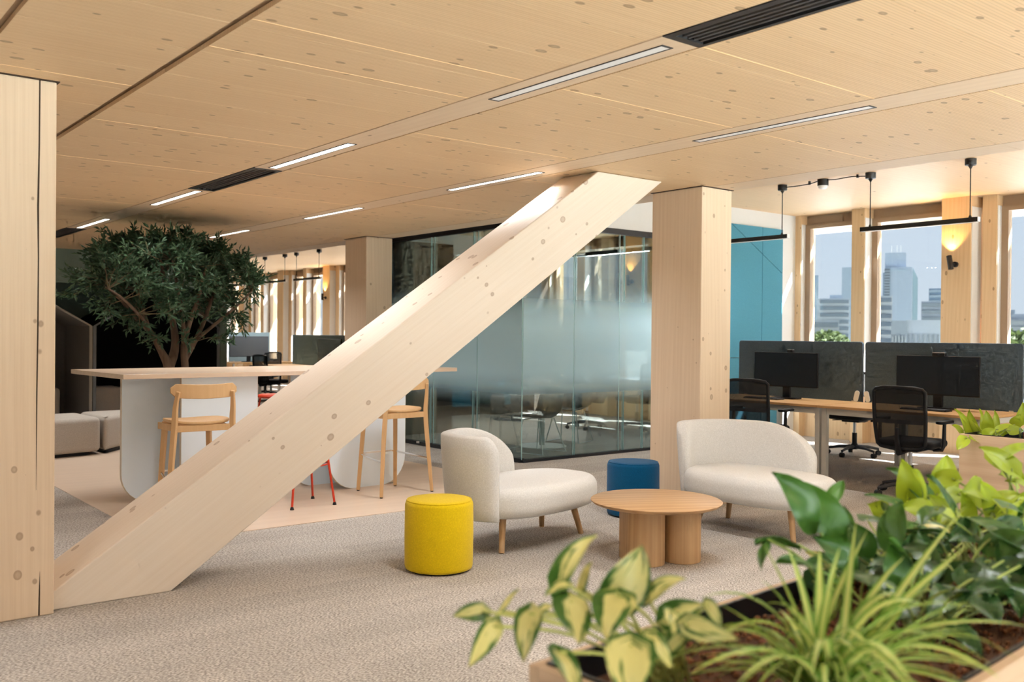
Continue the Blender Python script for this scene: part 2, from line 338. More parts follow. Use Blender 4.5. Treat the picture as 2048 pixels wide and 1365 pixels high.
M['red'] = flat('red_metal', (.62,.045,.012), .4)
M['rubber'] = flat('black_rubber', (.012,.012,.013), .7)
M['chrome'] = flat('chrome', (.8,.8,.8), .12, 1.0)
M['alu'] = flat('aluminium', (.62,.63,.65), .35, .8)
M['greymetal'] = flat('light_grey_metal', (.62,.60,.56), .5)
M['screen'] = fabric('grey_screen_felt', (.115,.16,.215), (.08,.118,.16), 220, .15)
M['screen_blue'] = fabric('blue_screen_felt', (.22,.33,.42), (.17,.27,.35), 220, .15)
M['display'] = flat('display_glass', (.022,.031,.046), .35, spec=.2)
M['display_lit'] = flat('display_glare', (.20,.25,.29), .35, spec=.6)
M['plastic'] = flat('black_plastic', (.012,.012,.014), .5, spec=.35)
M['plastic2'] = flat('dark_grey_plastic', (.05,.05,.053), .5)
M['seatblack'] = fabric('black_seat', (.018,.018,.02), None, 260, .2)
M['meshback'] = meshcloth('black_mesh', (.004,.004,.0045), .09)
M['planterwood'] = wood('planter_oak_board', (.56,.40,.27), (.40,.27,.175), 'y', knots=.5, grain=14, contrast=.7, rough=.6, kscale=6)
M['planterwood_x'] = wood('planter_oak_board_x', (.60,.43,.29), (.42,.285,.18), 'x', knots=.5, grain=14, contrast=.7, rough=.6, kscale=6)
M['liner'] = flat('black_liner', (.012,.013,.016), .35)
M['lamp_on'] = flat('lamp_on', (1,1,1), .5, emit=(1,.93,.83), es=3.0)
M['lamp_dim'] = flat('lamp_steep_view', (.66,.66,.65), .4, emit=(1,.97,.92), es=.12)  # same lamps; the weaker look at a steep viewing angle is put into the material
M['lamp_white'] = flat('opal_cover', (.85,.85,.85), .4)

# ================================================================== STRUCTURE
M['joint_glint']=flat('joint_glint_strip',(.95,.66,.36),.6)  # pale strip colour paints the light caught on panel joint edges
ZC, ZP = 2.625, 3.115            # main ceiling, perimeter ceiling
XW = 11.65                       # inner face of window wall
def struct(name, mb, mat, parent=None, **k):
    o = mb.build(name, mat, parent, **k)
    if parent is None: o['kind'] = 'structure'
    return o
floor_ = struct('floor', MB().box(-7,11.9,-2.2,30,-.25,0), M['carpet'])
vin = MB().box(2.11,5.59,6.34,15.2,0,.004).build('vinyl_inlay', M['vinyl'], floor_)
# --- main ceiling: backing slab with panels hung below it
ceiling = struct('ceiling', MB().box(-7,6.40,-2.2,30,2.662,ZP+.2), M['ceil_back'])
def panels(x0, x1, y0, y1, mat, mod=.45, name='ceiling_panel', off=.031):
    k0 = math.ceil((y0-off)/mod); ys = [y0]+[off+mod*k for k in range(k0, 200) if y0+.02 < off+mod*k < y1-.02]+[y1]
    cache = {}
    for a,b in zip(ys[:-1], ys[1:]):
        L = round(b-a,3); g = .0016
        if L not in cache:
            cache[L] = MB().box(0,x1-x0,g,L-g,0,.022).build(name, mat, ceiling, loc=(x0,a,ZC))
        else:
            o = cache[L].copy(); COL.objects.link(o); o.location=(x0,a,ZC)
panels(-7,.755,-2.2,15.2,M['ceil_plain'],2.7)
panels(.79,1.466,-2.2,15.2,M['ceil'])
panels(1.514,2.884,-2.2,15.2,M['ceil'])
panels(3.132,4.465,-2.2,15.2,M['ceil'])
panels(4.741,6.096,-2.2,29.9,M['ceil'])
panels(6.108,6.398,-2.2,29.9,M['ceil_strip'],2.7)
for a,b in ((-2.2,1.29),(2.65,6.69),(8.07,12.09),(13.47,15.2)): panels(2.898,3.118,a,b,M['ceil_strip'],50)
panels(4.479,4.727,-2.2,15.2,M['ceil_strip'],50)
bat=None
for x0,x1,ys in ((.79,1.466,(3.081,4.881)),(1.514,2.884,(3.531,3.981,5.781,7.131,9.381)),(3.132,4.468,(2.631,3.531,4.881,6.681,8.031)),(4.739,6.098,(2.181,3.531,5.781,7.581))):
    for y in ys: MB().box(x0,x1,y-.0028,y+.0028,ZC-.0012,ZC+.002).build('joint_glint_strip',M['joint_glint'],ceiling)
perim = struct('ceiling_perimeter', MB().box(6.40,11.95,-2.2,30,ZP,ZP+.2), M['ceil_plain'])
# --- walls
struct('wall_left', MB().box(-7.2,-7,-2.2,15.2,0,2.9), M['white'])
nookwall = MB().box(-7,6.06,15.2,15.26,2.12,2.66); nookwall.box(-7,1.8,15.2,15.26,0,2.12); nookwall.box(6.0,6.06,15.16,15.26,0,2.12); struct('wall_nook', nookwall, M['olive_green'])
struct('wall_nook_back', MB().box(-7,6.06,16.75,16.8,0,2.7), M['olive_green'])
struct('wall_nook_side', MB().box(6.06,6.12,15.2,30,0,2.66), M['olive_green'])
struct('wall_end', MB().box(6.1,11.9,30,30.2,0,3.2), M['white'])
wb = MB().box(9.06,XW+.1,7.97,8.09,0,ZP); wb.box(6.50,9.06,7.97,8.09,2.665,ZP); wb.box(6.50,6.60,8.09,11.1,2.665,ZP)
struct('wall_back', wb, M['white'])
mw = MB().box(6.50,7.8,11.1,11.2,2.68,ZP).box(7.75,7.85,11.2,13.3,2.3,ZP).box(7.85,XW,13.3,13.4,2.5,ZP).box(6.50,6.60,10.78,11.1,0,2.665)
struct('wall_meeting_room', mw, M['white'])
mp_ = MB().box(6.60,7.8,11.1,11.2,0,2.68).box(7.75,7.85,11.2,13.3,0,2.3).box(7.85,XW,13.3,13.4,0,2.5)
struct('wall_meeting_room_panelling', mp_, M['walnut'])
tp = MB().box(8.6,10.6,13.26,13.298,.15,2.1).build('felt_wall_panel', M['teal']); tag(tp,'dark green felt panel on the far wall inside the glass meeting room','wall panel')
# teal acoustic panel with routed joints
ta = empty('acoustic_panel',(0,0,0)); tag(ta,'tall teal felt acoustic panel with diagonal joint on the white wall','wall panel')
def zd(x): return 2.866-.542*(x-10.10)
g=.004; X0,X1,X2=9.3,10.722,11.18
for poly in ([(X0,zd(X0)+g),(X1-g,zd(X1)+g),(X1-g,2.895),(max(X0,10.06),2.895)] if False else [(10.06,2.895),(X1-g,zd(X1-g)+g),(X1-g,2.895)],
             [(X1+g,zd(X1+g)+g),(X2,zd(X2)+g),(X2,2.895),(X1+g,2.895)],
             [(X1+g,.12),(X2,.12),(X2,zd(X2)-g),(X1+g,zd(X1+g)-g)],
             [(X0,1.12+g),(X1-g,1.12+g),(X1-g,zd(X1-g)-g),(10.045,2.895),(X0,2.895)],
             [(X0,.12),(X1-g,.12),(X1-g,1.12-g),(X0,1.12-g)]):
    MB().prismY(poly,7.935,7.969).build('felt_piece', M['teal'], ta)
# --- window wall
struct('wall_right', MB().box(XW,XW+.25,-2.2,30,0,.55), M['spruce_warm'])
struct('trim_sill', MB().box(XW-.03,XW+.12,-2.2,30,.55,.585), M['spruce_warm'])
struct('trim_head', MB().box(XW+.02,XW+.2,-2.2,30,2.99,ZP), M['bronze'])
posts = []
for k in range(-3,9):
    yc = 5.60+2.7*k
    if -2.1 < yc < 29.6: posts.append((yc-.18,yc+.18,11.38)); posts.append((yc-.42,yc-.25,11.52))
    yc = 6.95+2.7*k
    if -2.1 < yc < 29.6: posts.append((yc-.092,yc+.092,11.45))
posts.sort()
proto={}
for i,(a,b,xf) in enumerate(posts):
    if a < 7.97 < b+.25 or a < 8.1 < b: pass
    key=(round(b-a,3),xf)
    if key not in proto:
        o = MB().box(0,XW+.22-xf,0,b-a,0,ZP).build('facade_post', M['spruce_warm'], loc=(xf,a,0)); proto[key]=o
    else:
        o = proto[key].copy(); COL.objects.link(o); o.location=(xf,a,0)
    o.name='trim_post'; o['kind']='structure'
    rv=MB().box(.012,XW-.03-xf,-.008,0,.585,2.99).build('reveal_lining',M['white'],o)
# glazed openings between the posts
wi=0
ends=[(posts[i][1],posts[i+1][0]) for i in range(len(posts)-1)]
for a,b in ends:
    if b-a < .3: continue
    wi+=1; fw=.055
    f=MB()
    f.box(XW-.03,XW+.06,a,a+fw,.585,2.99).box(XW-.03,XW+.06,b-fw*1.6,b,.585,2.99).box(XW-.03,XW+.06,a+fw,b-fw*1.6,.585,.65).box(XW-.03,XW+.06,a+fw,b-fw*1.6,2.93,2.99)
    wn=f.build('window_%d'%wi, M['bronze']); wn['kind']='structure'
    MB().box(XW+.012,XW+.02,a+fw,b-fw*1.6,.65,2.93).build('pane', M['glass_out'], wn)
# exterior eave above the windows
struct('trim_eave', MB().box(12.05,12.6,-2.2,30,2.99,3.12).box(12.25,12.3,-2.2,30,2.93,2.99), M['white'])
# --- glazed wall behind the viewpoint
bw = MB()
for x in [-1.5+1.35*k for k in range(10)]: bw.box(x,x+.09,-2.32,-2.2,0,2.9)
bw.box(-7,-1.5,-2.32,-2.2,0,2.9)  # solid unseen stretch, shaped to keep light off left-hand faces
bw.box(-7,11.9,-2.32,-2.2,0,.12).box(-7,11.9,-2.32,-2.2,2.60,3.3)
struct('wall_front', bw, M['bronze'])
pane=MB().box(-1.5,11.9,-2.27,-2.265,.12,2.6); o=pane.build('window_front', M['glass_clear']); o['kind']='structure'
# --- added unseen slabs outside the glazing, bouncing sunlight onto the ceilings
struct('ground_bounce_front', MB().box(-14,24,-15,-2.35,-.3,-.04), flat('bounce_slab_front',(.70,.72,.75),.9,noise=.08,nscale=6))
struct('ground_bounce_side', MB().box(12.0,24,-2.34,30,-.3,-.04), flat('bounce_slab_side',(.55,.56,.58),.9,noise=.08,nscale=6))  # added unseen slab, reflects sun up to the perimeter ceiling
# --- ground outside
struct('ground', MB().box(-900,900,-900,900,-18.5,-18), flat('ground_outside',(.30,.31,.27),.9,noise=.25,nscale=.05))

# ================================================================== COLUMNS AND BRACE
def crack(o, pts, wdt, dep, nrm, name='drying_crack'):
    """thin dark slit let into a timber face: pts run along the face, nrm points out of the face"""
    mb=MB(); t=Vector(nrm)
    rings=[]
    for p,w_ in zip(pts, wdt):
        p=Vector(p); s=Vector((0,0,1)).cross(t).normalized()*w_
        rings.append([p-s+t*.0006,p+s+t*.0006,p+s-t*dep,p-s-t*dep])
    mb.loft(rings); return mb.build(name, M['crackdark'], o)
M['crackdark']=flat('crack_shadow',(.06,.035,.02),.9)
def column(x,y,h,label,sx=.38,sy=.545):
    r=empty('timber_column',(x,y,0)); tag(r,label,'column')
    MB().box(0,sx,0,sy,0,h-.004).build('post',M['spruce_z'],r,bevel=.006)
    MB().box(-.012,sx+.012,-.012,sy+.012,h-.004,h).build('shadow_gap',M['crackdark'],r)
    return r
c1=column(.78,5.045,ZC,'pale spruce column with a long vertical crack beside the foot of the slanted brace')
crack(c1,[(.303,-.0,2.62),(.302,0,2.3),(.298,0,2.0),(.301,0,1.75),(.300,0,1.4),(.297,0,1.1),(.296,0,.62)],[.0035,.0035,.0045,.003,.0035,.003,.0004],.02,(0,-1,0))
crack(c1,[(.315,0,.22),(.3135,0,.12),(.312,0,.004)],[.0005,.003,.004],.02,(0,-1,0))
c2=column(6.01,5.045,ZC,'square spruce column behind the cream sofa, brown left face and pale front')
c3=column(6.01,10.445,ZC,'spruce column against the dark end frame of the glass meeting room')
c4=column(6.01,15.845,ZC,'distant spruce column beside the green nook wall')
# slanted brace: its own local x runs along the length
bl=Vector((1.16,0,0)); 
# front-face outline in (x,z): foot on floor, head on ceiling
foot_l, foot_r, head_l, head_r = 1.165, 1.757, 4.905, 5.607
ang=atan2(ZC, head_r-foot_r)
br=empty('timber_brace',(0,5.11,0)); tag(br,'large slanted spruce brace running from the floor up to the ceiling','brace')
poly=[(foot_l,0),(foot_r,0),(head_r,ZC-.003),(head_l,ZC-.003),(foot_l,(foot_l-1.03)*.6775)]
ca,sa=cos(ang),sin(ang)
loc=[(x*ca+z*sa, -x*sa+z*ca) for x,z in poly]
bo=MB().prismY(loc,0,.41).build('beam',M['spruce_x'],br,bevel=.007); bo.rotation_euler=(0,-ang,0)

# ================================================================== CEILING FIXTURES
def area(name, loc, sx, sy, watt, col=(.93,.97,1.0), rot=(0,0,0), spread=None, parent=None):
    ld=bpy.data.lights.new(name,'AREA'); ld.shape='RECTANGLE'; ld.size=sx; ld.size_y=sy; ld.energy=watt; ld.color=col
    if spread: ld.spread=spread
    o=bpy.data.objects.new(name,ld); COL.objects.link(o); o.location=loc; o.rotation_euler=rot
    if parent: o.parent=parent
    return o
def strip_lamp(x, y0, lit, label):
    r=empty('recessed_strip_lamp',(x,y0,ZC)); tag(r,label,'ceiling light','recessed strip lamps in the timber ceiling')
    f=MB(); L=1.21; w=.034
    f.box(-w,-w+.007,0,L,-.003,0).box(w-.007,w,0,L,-.003,0).box(-w+.007,w-.007,0,.012,-.003,0).box(-w+.007,w-.007,L-.012,L,-.003,0)
    f.build('trim_frame',M['black'],r)
    MB().box(-w+.007,w-.007,.012,L-.012,-.0015,0).build('diffuser',M['lamp_on'] if lit else M['lamp_dim'],r)
    area('strip_lamp_light',(0,L/2,-.006),.05,1.18,LAMP_W,spread=radians(138),parent=r)
    return r
names={0:'nearest',1:'second',2:'third',3:'fourth'}
for k in range(-2,4):
    y=5.42+2.7*(k-1)
    for x,row in ((3.01,'vented'),(4.615,'unvented')):
        lit=k>=1  # picks the diffuser look only; every lamp shines
        if k<0: lab='strip lamp behind the viewpoint in the ceiling'
        else:
            lab='%s %s strip lamp from the camera in the ceiling band %s air grilles'%(names[k],'glowing' if lit else 'dim grey','with' if row=='vented' else 'without')
        strip_lamp(x,y,lit,lab)
for x in (-.6,-2.2):  # lamp rows added out of view for more light on the left
    for k in range(-1,5): strip_lamp(x,5.42+2.7*(k-1),True,'strip lamp added out of view on the left to brighten the room')
def grille(y0,y1,label):
    r=empty('air_grille',(2.893,y0,ZC)); tag(r,label,'air vent','black air grilles in the ceiling')
    W=.229; L=y1-y0
    f=MB().box(0,.035,0,L,-.002,.018).box(W-.022,W,0,L,-.002,.018).box(.035,W-.022,0,.04,-.002,.018).box(.035,W-.022,L-.04,L,-.002,.018)
    f.build('frame',M['black'],r)
    MB().box(.03,W-.02,.03,L-.03,.05,.055).build('backing',M['rubber'],r)
    n=5; p=(W-.022-.035)/n
    for i in range(n):
        x=.035+p*(i+.5); s=MB().box(-.0035,.0035,.04,L-.04,-.013,.013).build('slat',M['darkslat'],r); s.location=(x,0,.016); s.rotation_euler=(0,radians(28),0)
grille(1.30,2.645,'long black air grille at the top right edge of the picture')
grille(6.70,8.06,'black air grille in mid ceiling between two glowing strip lamps')
grille(12.10,13.46,'far black air grille behind the top of the left column')
# ---------------- pendants above the desks
def pendant(y0,label,x=9.04,L=1.22):
    r=empty('linear_pendant',(x,y0,ZP)); tag(r,label,'pendant light','black linear pendants over the desks')
    MB().box(-.022,.022,0,L,-.605,-.56).build('bar',M['black'],r,bevel=.002)
    MB().box(-.018,.018,.01,L-.01,-.610,-.605).build('diffuser',M['lamp_white'],r)
    MB().box(-.022,.022,-.006,0,-.605,-.56).build('end_cap',M['lamp_white'],r)
    for q in (.08,L-.105):
        rod=MB().tube([(0,q,-.09),(0,q,-.545)],.0055,8).build('rod',M['black'],r)
        MB().lathe([(.016,-.56),(.013,-.548),(.006,-.535)],10,(0,q,0)).build('socket',M['black'],rod)
        MB().lathe([(.008,-.095),(.016,-.078),(.026,-.066),(.049,-.062),(.052,-.055),(.052,-.002)],20,(0,q,0)).build('canopy',M['black'],rod,smooth=True)
    area('pendant_light',(0,L/2,-.615),.03,1.15,20,parent=r)
pendant(4.237,'long black linear pendant lamp in front of the city windows')
pendant(6.35,'black linear pendant lamp cut off by the square column, before the teal panel')
pendant(9.0,'black linear pendant lamp seen through the glass meeting room')
pendant(10.9,'black linear pendant lamp added farther back to light the glass meeting room')  # extra lamp, added because the meeting room needed more light
pendant(17.55,'far black linear pendant lamp beyond the tree, nearest of the far ones')
pendant(19.15,'far black linear pendant lamp beyond the tree, second of the far ones')
pendant(21.5,'far black linear pendant lamp beyond the tree, farthest one')
sn=empty('presence_sensor',(9.04,5.913,ZP)); tag(sn,'black round ceiling sensor with white underside between two pendants','sensor')
MB().lathe([(.058,-.07),(.058,0)],24).build('housing',M['black'],sn,smooth=True)
MB().lathe([(.03,-.105),(.044,-.095),(.05,-.07)],24).build('lens',M['lamp_white'],sn,smooth=True)
cb=MB().tube(smoothpts([(9.04,6.43,ZP-.03),(9.04,6.25,ZP-.035),(9.04,6.08,ZP-.03),(9.04,5.97,ZP-.012)],5),.006,6); cb.box(9.03,9.05,6.07,6.09,ZP-.04,ZP)
tag(cb.build('ceiling_cable',M['black']),'short black cable from sensor to the pendant by the teal panel','cable')
cb=MB().tube(smoothpts([(9.04,5.856,ZP-.012),(9.04,5.75,ZP-.02),(9.04,5.58,ZP-.014),(9.04,5.40,ZP-.03)],5),.006,6); cb.box(9.03,9.05,5.49,5.51,ZP-.035,ZP)
tag(cb.build('ceiling_cable',M['black']),'short black cable from sensor to the pendant by the city windows','cable')
# ---------------- small wall spots on the facade posts, aimed up
def wallspot(y,label):
    r=empty('wall_spot',(11.38,y,2.30)); tag(r,label,'wall light','black wall spots on the facade posts')
    MB().tube([(-.03,0,0),(0,0,0)],.034,18).build('rosette',M['black'],r,smooth=True)
    MB().tube([(-.03,0,0),(-.075,.025,.015)],.012,8).build('arm',M['black'],r)
    a=Vector((-.085,.03,.02)); d=Vector((.12,.22,.95)).normalized()
    MB().tube([a-d*.085,a+d*.085],.031,20).build('barrel',M['black'],r,smooth=True)
    ld=bpy.data.lights.new('spot_light','SPOT'); ld.energy=20; ld.color=(1,.60,.20); ld.spot_size=radians(88); ld.spot_blend=.5; ld.shadow_soft_size=.02
    o=bpy.data.objects.new('spot_light',ld); COL.objects.link(o); o.parent=r; o.location=a+d*.09
    o.rotation_euler=(Vector((-.12,.02,-1))).to_track_quat('Z','Y').to_euler()
for k in range(0,7):
    if k in (1,): continue
    lab={0:'black adjustable wall spot on the orange lit post between the city windows'}.get(k,'distant black wall spot, number %s along the far windows'%{2:'one',3:'two',4:'three',5:'four',6:'five'}.get(k,'x'))
    wallspot(5.60+2.7*k,lab)

# ================================================================== GLASS MEETING ROOM
gp=empty('glass_partition',(0,0,0)); tag(gp,'frameless glass partition with frosted gradient film and black rails around the meeting room','partition')
GX,GY=6.55,7.99
rail=MB().box(GX-.03,GX+.03,GY,10.78,2.60,2.665).build('top_rail',M['black'],gp)
MB().box(GX,9.06,GY-.03,GY+.03,2.60,2.665).build('top_rail',M['black'],gp)
MB().box(GX-.03,GX+.03,GY,10.78,0,.045).build('floor_rail',M['black'],gp)
MB().box(GX,9.06,GY-.03,GY+.03,0,.03).build('floor_rail',M['black'],gp)
MB().box(GX-.035,GX+.035,10.72,10.80,0,2.665).build('end_post',M['black'],gp)
def pane(x0,x1,y0,y1):
    MB().box(x0,x1,y0,y1,.03,2.60).build('glass_pane',M['glass_part'],gp)
def edge(x,y):
    MB().box(x-.0035,x+.0035,y-.0035,y+.0035,.03,2.60).build('pane_edge',M['glass_tint'],gp)
for a,b in ((8.0,8.80),(8.82,9.70),(9.72,10.72)): pane(GX-.005,GX+.005,a,b)
for y in (8.81,8.90,9.71,9.79): edge(GX,y)
edge(GX,GY)
for a,b in ((6.56,7.30),(7.31,8.03),(8.04,9.05)): pane(a,b,GY-.005,GY+.005)
for x in (7.305,7.33,8.035,8.12,8.45): edge(x,GY)
dk=MB().lathe([(.012,0),(.03,.004),(.03,.03),(.012,.034)],14); o=dk.build('door_stop',M['chrome'],gp); o.location=(GX-.06,9.95,.03)
# shell chairs with white sled legs
def shell_chair(label):
    r=empty('shell_chair'); tag(r,label,'chair')
    rings=[]
    prof=[(.24,.43),(.20,.425),(.0,.41),(-.15,.42),(-.215,.50),(-.235,.62),(-.25,.74),(-.255,.80)]
    wid=[.20,.235,.25,.25,.26,.255,.23,.16]
    lift=[0,.02,.05,.08,.10,.06,.03,.0]
    for (y,z),w_,l in zip(prof,wid,lift):
        row=[]
        for k in range(9):
            t=-1+2*k/8; row.append((w_*t, y+(.06*t*t if z>.45 else 0), z+l*t*t))
        rings.append(row)
    s=MB().loft(rings,False,False).build('shell',M['shellgrey'],r,smooth=True,angle=80)
    so=s.modifiers.new('t','SOLIDIFY'); so.thickness=.012
    for sx in (-1,1):
        MB().tube([(sx*.16,.12,.40),(sx*.24,.20,.012),(sx*.24,-.22,.012),(sx*.16,-.10,.41)],.008,6).build('sled_leg',M['offwhite'],r)
    MB().tube([(-.16,.12,.40),(.16,.12,.40)],.007,6).build('crossbar',M['offwhite'],r)
    return r
M['shellgrey']=flat('olive_shell',(.09,.085,.07),.6); M['shelldark']=flat('black_shell',(.02,.02,.022),.4); M['offwhite']=flat('off_white_metal',(.74,.77,.74),.45)
a_=shell_chair('olive shell chair with white sled legs left of the round meeting table'); place(a_,(7.15,9.25,0),radians(-75))
b_=shell_chair('dark shell chair with white sled legs right in front of the glass'); place(b_,(7.28,8.55,0),radians(15))
c_=shell_chair('shell chair with white sled legs on the right inside the glass room'); place(c_,(8.35,9.2,0),radians(110))
mt=empty('meeting_table',(7.75,9.05,0)); tag(mt,'round meeting table on a white pedestal inside the glass room','table')
MB().lathe([(.0,.70),(.55,.70),(.555,.72),(.55,.73),(.0,.73)],40).build('tabletop',M['plastic2'],mt,smooth=True)
MB().lathe([(.035,.012),(.035,.70)],20).build('pedestal',M['offwhite'],mt,smooth=True)
MB().lathe([(.31,0),(.31,.008),(.29,.012),(.0,.014)],40).build('base_plate',M['offwhite'],mt,smooth=True)

# ================================================================== BAR TABLE AND STOOLS
bar=empty('bar_table',(2.17,7.38,0),radians(3)); tag(bar,'long high bar table with pale wood top on white rounded panels','table')
MB().box(0,3.20,0,1.24,1.036,1.072).build('tabletop',M['barwood'],bar,bevel=.002)
def barpanel(x0,x1,y,r=.25):
    def outline(ins):
        a,b,rr=x0+ins,x1-ins,r-ins; pts=[(a,1.036),(a,rr+ins)]
        for k in range(1,9):
            t=pi+pi/2*k/8; pts.append((a+rr+rr*cos(t), ins+rr+rr*sin(t)))
        for k in range(0,9):
            t=1.5*pi+pi/2*k/8; pts.append((b-rr+rr*cos(t), ins+rr+rr*sin(t)))
        pts.append((b,1.036)); return pts
    p=MB().prismY(outline(0),y,y+.032).build('support_panel',M['ply'],bar)
    MB().prismY(outline(.0025),y-.0015,y).build('laminate',M['barwhite'],p)
    MB().prismY(outline(.0025),y+.032,y+.0335).build('laminate',M['barwhite'],p)
barpanel(.17,.98,.52,.24); barpanel(.50,1.16,.13,.24); barpanel(1.80,2.62,.045,.27); barpanel(1.62,2.42,.42,.24)

def bar_stool(label):
    r=empty('bar_stool'); tag(r,label,'bar stool','wooden bar stools at the bar table')
    # seat: dished trapezoid with rounded outline
    N=40; out=[]
    for k in range(N):
        a=2*pi*k/N; c,s=cos(a),sin(a); e=.62
        x=abs(c)**e*(1 if c>0 else -1)*(.222-.02*s); y=abs(s)**e*(1 if s>0 else -1)*.212
        out.append((x,y))
    m=MB(); rings=[]
    for q,z in ((.97,.715),(1,.722),(1,.732),(.985,.738)): rings.append([(x*q,y*q,z+.012*(x/.2)**2) for x,y in out])
    for q in (.8,.55,.3,.08): rings.append([(x*q,y*q,.738-.010*(1-q*q)+.012*(x*q/.2)**2) for x,y in out])
    m.loft(rings).build('seat',M['beech'],r,smooth=True,angle=60)
    for sx in (-1,1):
        MB().tube([(sx*.165,.185,.718),(sx*.2,.228,.012)],[.026,.021],4).build('leg',M['beech'],r,bevel=.003)
        f=MB().tube([(sx*.2,.228,.012),(sx*.2005,.2285,0)],.013,8).build('foot_cap',M['rubber'],r)
        pts=[(sx*.27,-.228,.012),(sx*.235,-.205,.45),(sx*.215,-.20,.70),(sx*.212,-.215,.85),(sx*.20,-.238,.965)]
        MB().tube(smoothpts(pts,4),[.019+.007*sin(pi*min(1,i/14)) for i in range(17)],4).build('back_leg',M['beech'],r,bevel=.003)
        MB().tube([(sx*.27,-.228,.012),(sx*.2705,-.2285,0)],.013,8).build('foot_cap',M['rubber'],r)
        MB().mbox(Matrix.Translation((sx*.19,0,.69))@Matrix.Rotation(sx*radians(-7),4,'Z'),.02,.37,.05).build('side_rail',M['beech'],r,bevel=.002)
    MB().box(-.16,.16,.172,.192,.668,.715).build('front_rail',M['beech'],r,bevel=.002)
    MB().box(-.20,.20,-.205,-.185,.668,.715).build('rear_rail',M['beech'],r,bevel=.002)
    # curved backrest
    rings=[]
    for k in range(15):
        t=-1+2*k/14; x=.245*t; y=-.205-.055*(1-t*t)+.01; h=.052*min(1,(1-abs(t))/.12+.35)**.5 if abs(t)>.85 else .052
        h=.052*sqrt(max(.12,1-max(0,(abs(t)-.8)/.2)**2)); zc=.962+.012*t*t
        rings.append([(x,y-.008,zc-h),(x,y+.008,zc-h),(x,y+.008,zc+h),(x,y-.008,zc+h)])
    MB().loft(rings).build('backrest',M['beech'],r,smooth=True,bevel=.004,angle=50)
    fr=MB().tube([(-.252,-.20,.30),(-.186,.215,.33),(-.15,.232,.335),(.15,.232,.335),(.186,.215,.33),(.252,-.20,.30)],.0085,8)
    fr.build('footrest',M['chrome'],r,smooth=True)
    return r
s1=bar_stool('wooden bar stool with curved backrest standing at the left end of the bar'); place(s1,(2.60,7.06,0),radians(-2))
s2=copy_tree(s1); place(s2,(4.40,7.17,0),radians(4),'wooden bar stool with chrome footrest in front of the white panel right of the brace')
def red_stool(label):
    r=empty('red_stool'); tag(r,label,'bar stool','red metal bar stools')
    MB().lathe([(.0,.74),(.165,.74),(.18,.75),(.18,.765),(.165,.775),(.0,.77)],32).build('seat',M['red'],r,smooth=True,angle=60)
    for sx,sy in ((1,1),(1,-1),(-1,1),(-1,-1)):
        l=MB().tube([(sx*.105,sy*.105,.745),(sx*.19,sy*.18,.02)],.0095,10).build('leg',M['red'],r,smooth=True)
        MB().lathe([(.017,0),(.015,.012),(.010,.028)],10,(sx*.19,sy*.18,0)).build('foot_cap',M['rubber'],l)
    MB().tube([(.165*cos(2*pi*k/32)*1.22,.165*sin(2*pi*k/32)*1.2,.335) for k in range(33)],.0075,8,False).build('foot_ring',M['red'],r,smooth=True)
    return r
r1=red_stool('red metal bar stool with three legs showing under the brace'); place(r1,(3.49,7.06,0),radians(2))
r2=copy_tree(r1); place(r2,(4.13,8.98,0),radians(20),'red bar stool on the far side of the bar, only its seat edge showing')

# ================================================================== POUFS, COFFEE TABLE, SOFAS
def pouf(name,mat,loc,label,h=.42,rad=.203):
    r=empty(name,loc); tag(r,label,'pouf')
    MB().lathe([(rad-.02,.008),(rad-.004,.014),(rad,.03),(rad+.002,h*.5),(rad,h-.03),(rad-.006,h-.012),(rad-.02,h-.002),(rad-.06,h+.001),(.02,h+.003)],56).build('upholstery',mat,r,smooth=True,angle=70)
    MB().tube([((rad-.012)*cos(2*pi*k/48),(rad-.012)*sin(2*pi*k/48),h-.006) for k in range(49)],.0035,6,False).build('seam',mat,r,smooth=True)
    MB().lathe([(rad-.03,0),(rad-.03,.01)],40).build('glide',M['rubber'],r)
pouf('pouf',M['yellow'],(3.19,4.66,0),'round mustard yellow pouf standing on the carpet')
pouf('pouf',M['blue'],(5.37,5.17,0),'round dark blue pouf beside the square column')
ct=empty('coffee_table',(4.42,4.055,0)); tag(ct,'round oak coffee table on two oval column legs','table')
o=MB().lathe([(.0,.345),(.375,.345),(.395,.352),(.408,.364),(.410,.370),(.402,.375),(.0,.376)],72).build('tabletop',M['oak_top'],ct,smooth=True,angle=35); o.rotation_euler=(0,0,radians(-25))
def capsule(cx,cy,rad,half,ang,n=14):
    pts=[]
    for s in (1,-1):
        for k in range(n+1):
            a=-pi/2+pi*k/n+(0 if s>0 else pi); pts.append((s*half+rad*cos(a),rad*sin(a)))
    c,s_=cos(ang),sin(ang); return [(cx+x*c-y*s_,cy+x*s_+y*c) for x,y in pts]
MB().prism(capsule(-.09,.035,.118,.085,radians(60)),0,.346).build('column_leg',M['oak'],ct,smooth=True,bevel=.003)
MB().prism(capsule(.135,-.07,.118,.06,radians(60)),0,.346).build('column_leg',M['oak'],ct,smooth=True,bevel=.003)

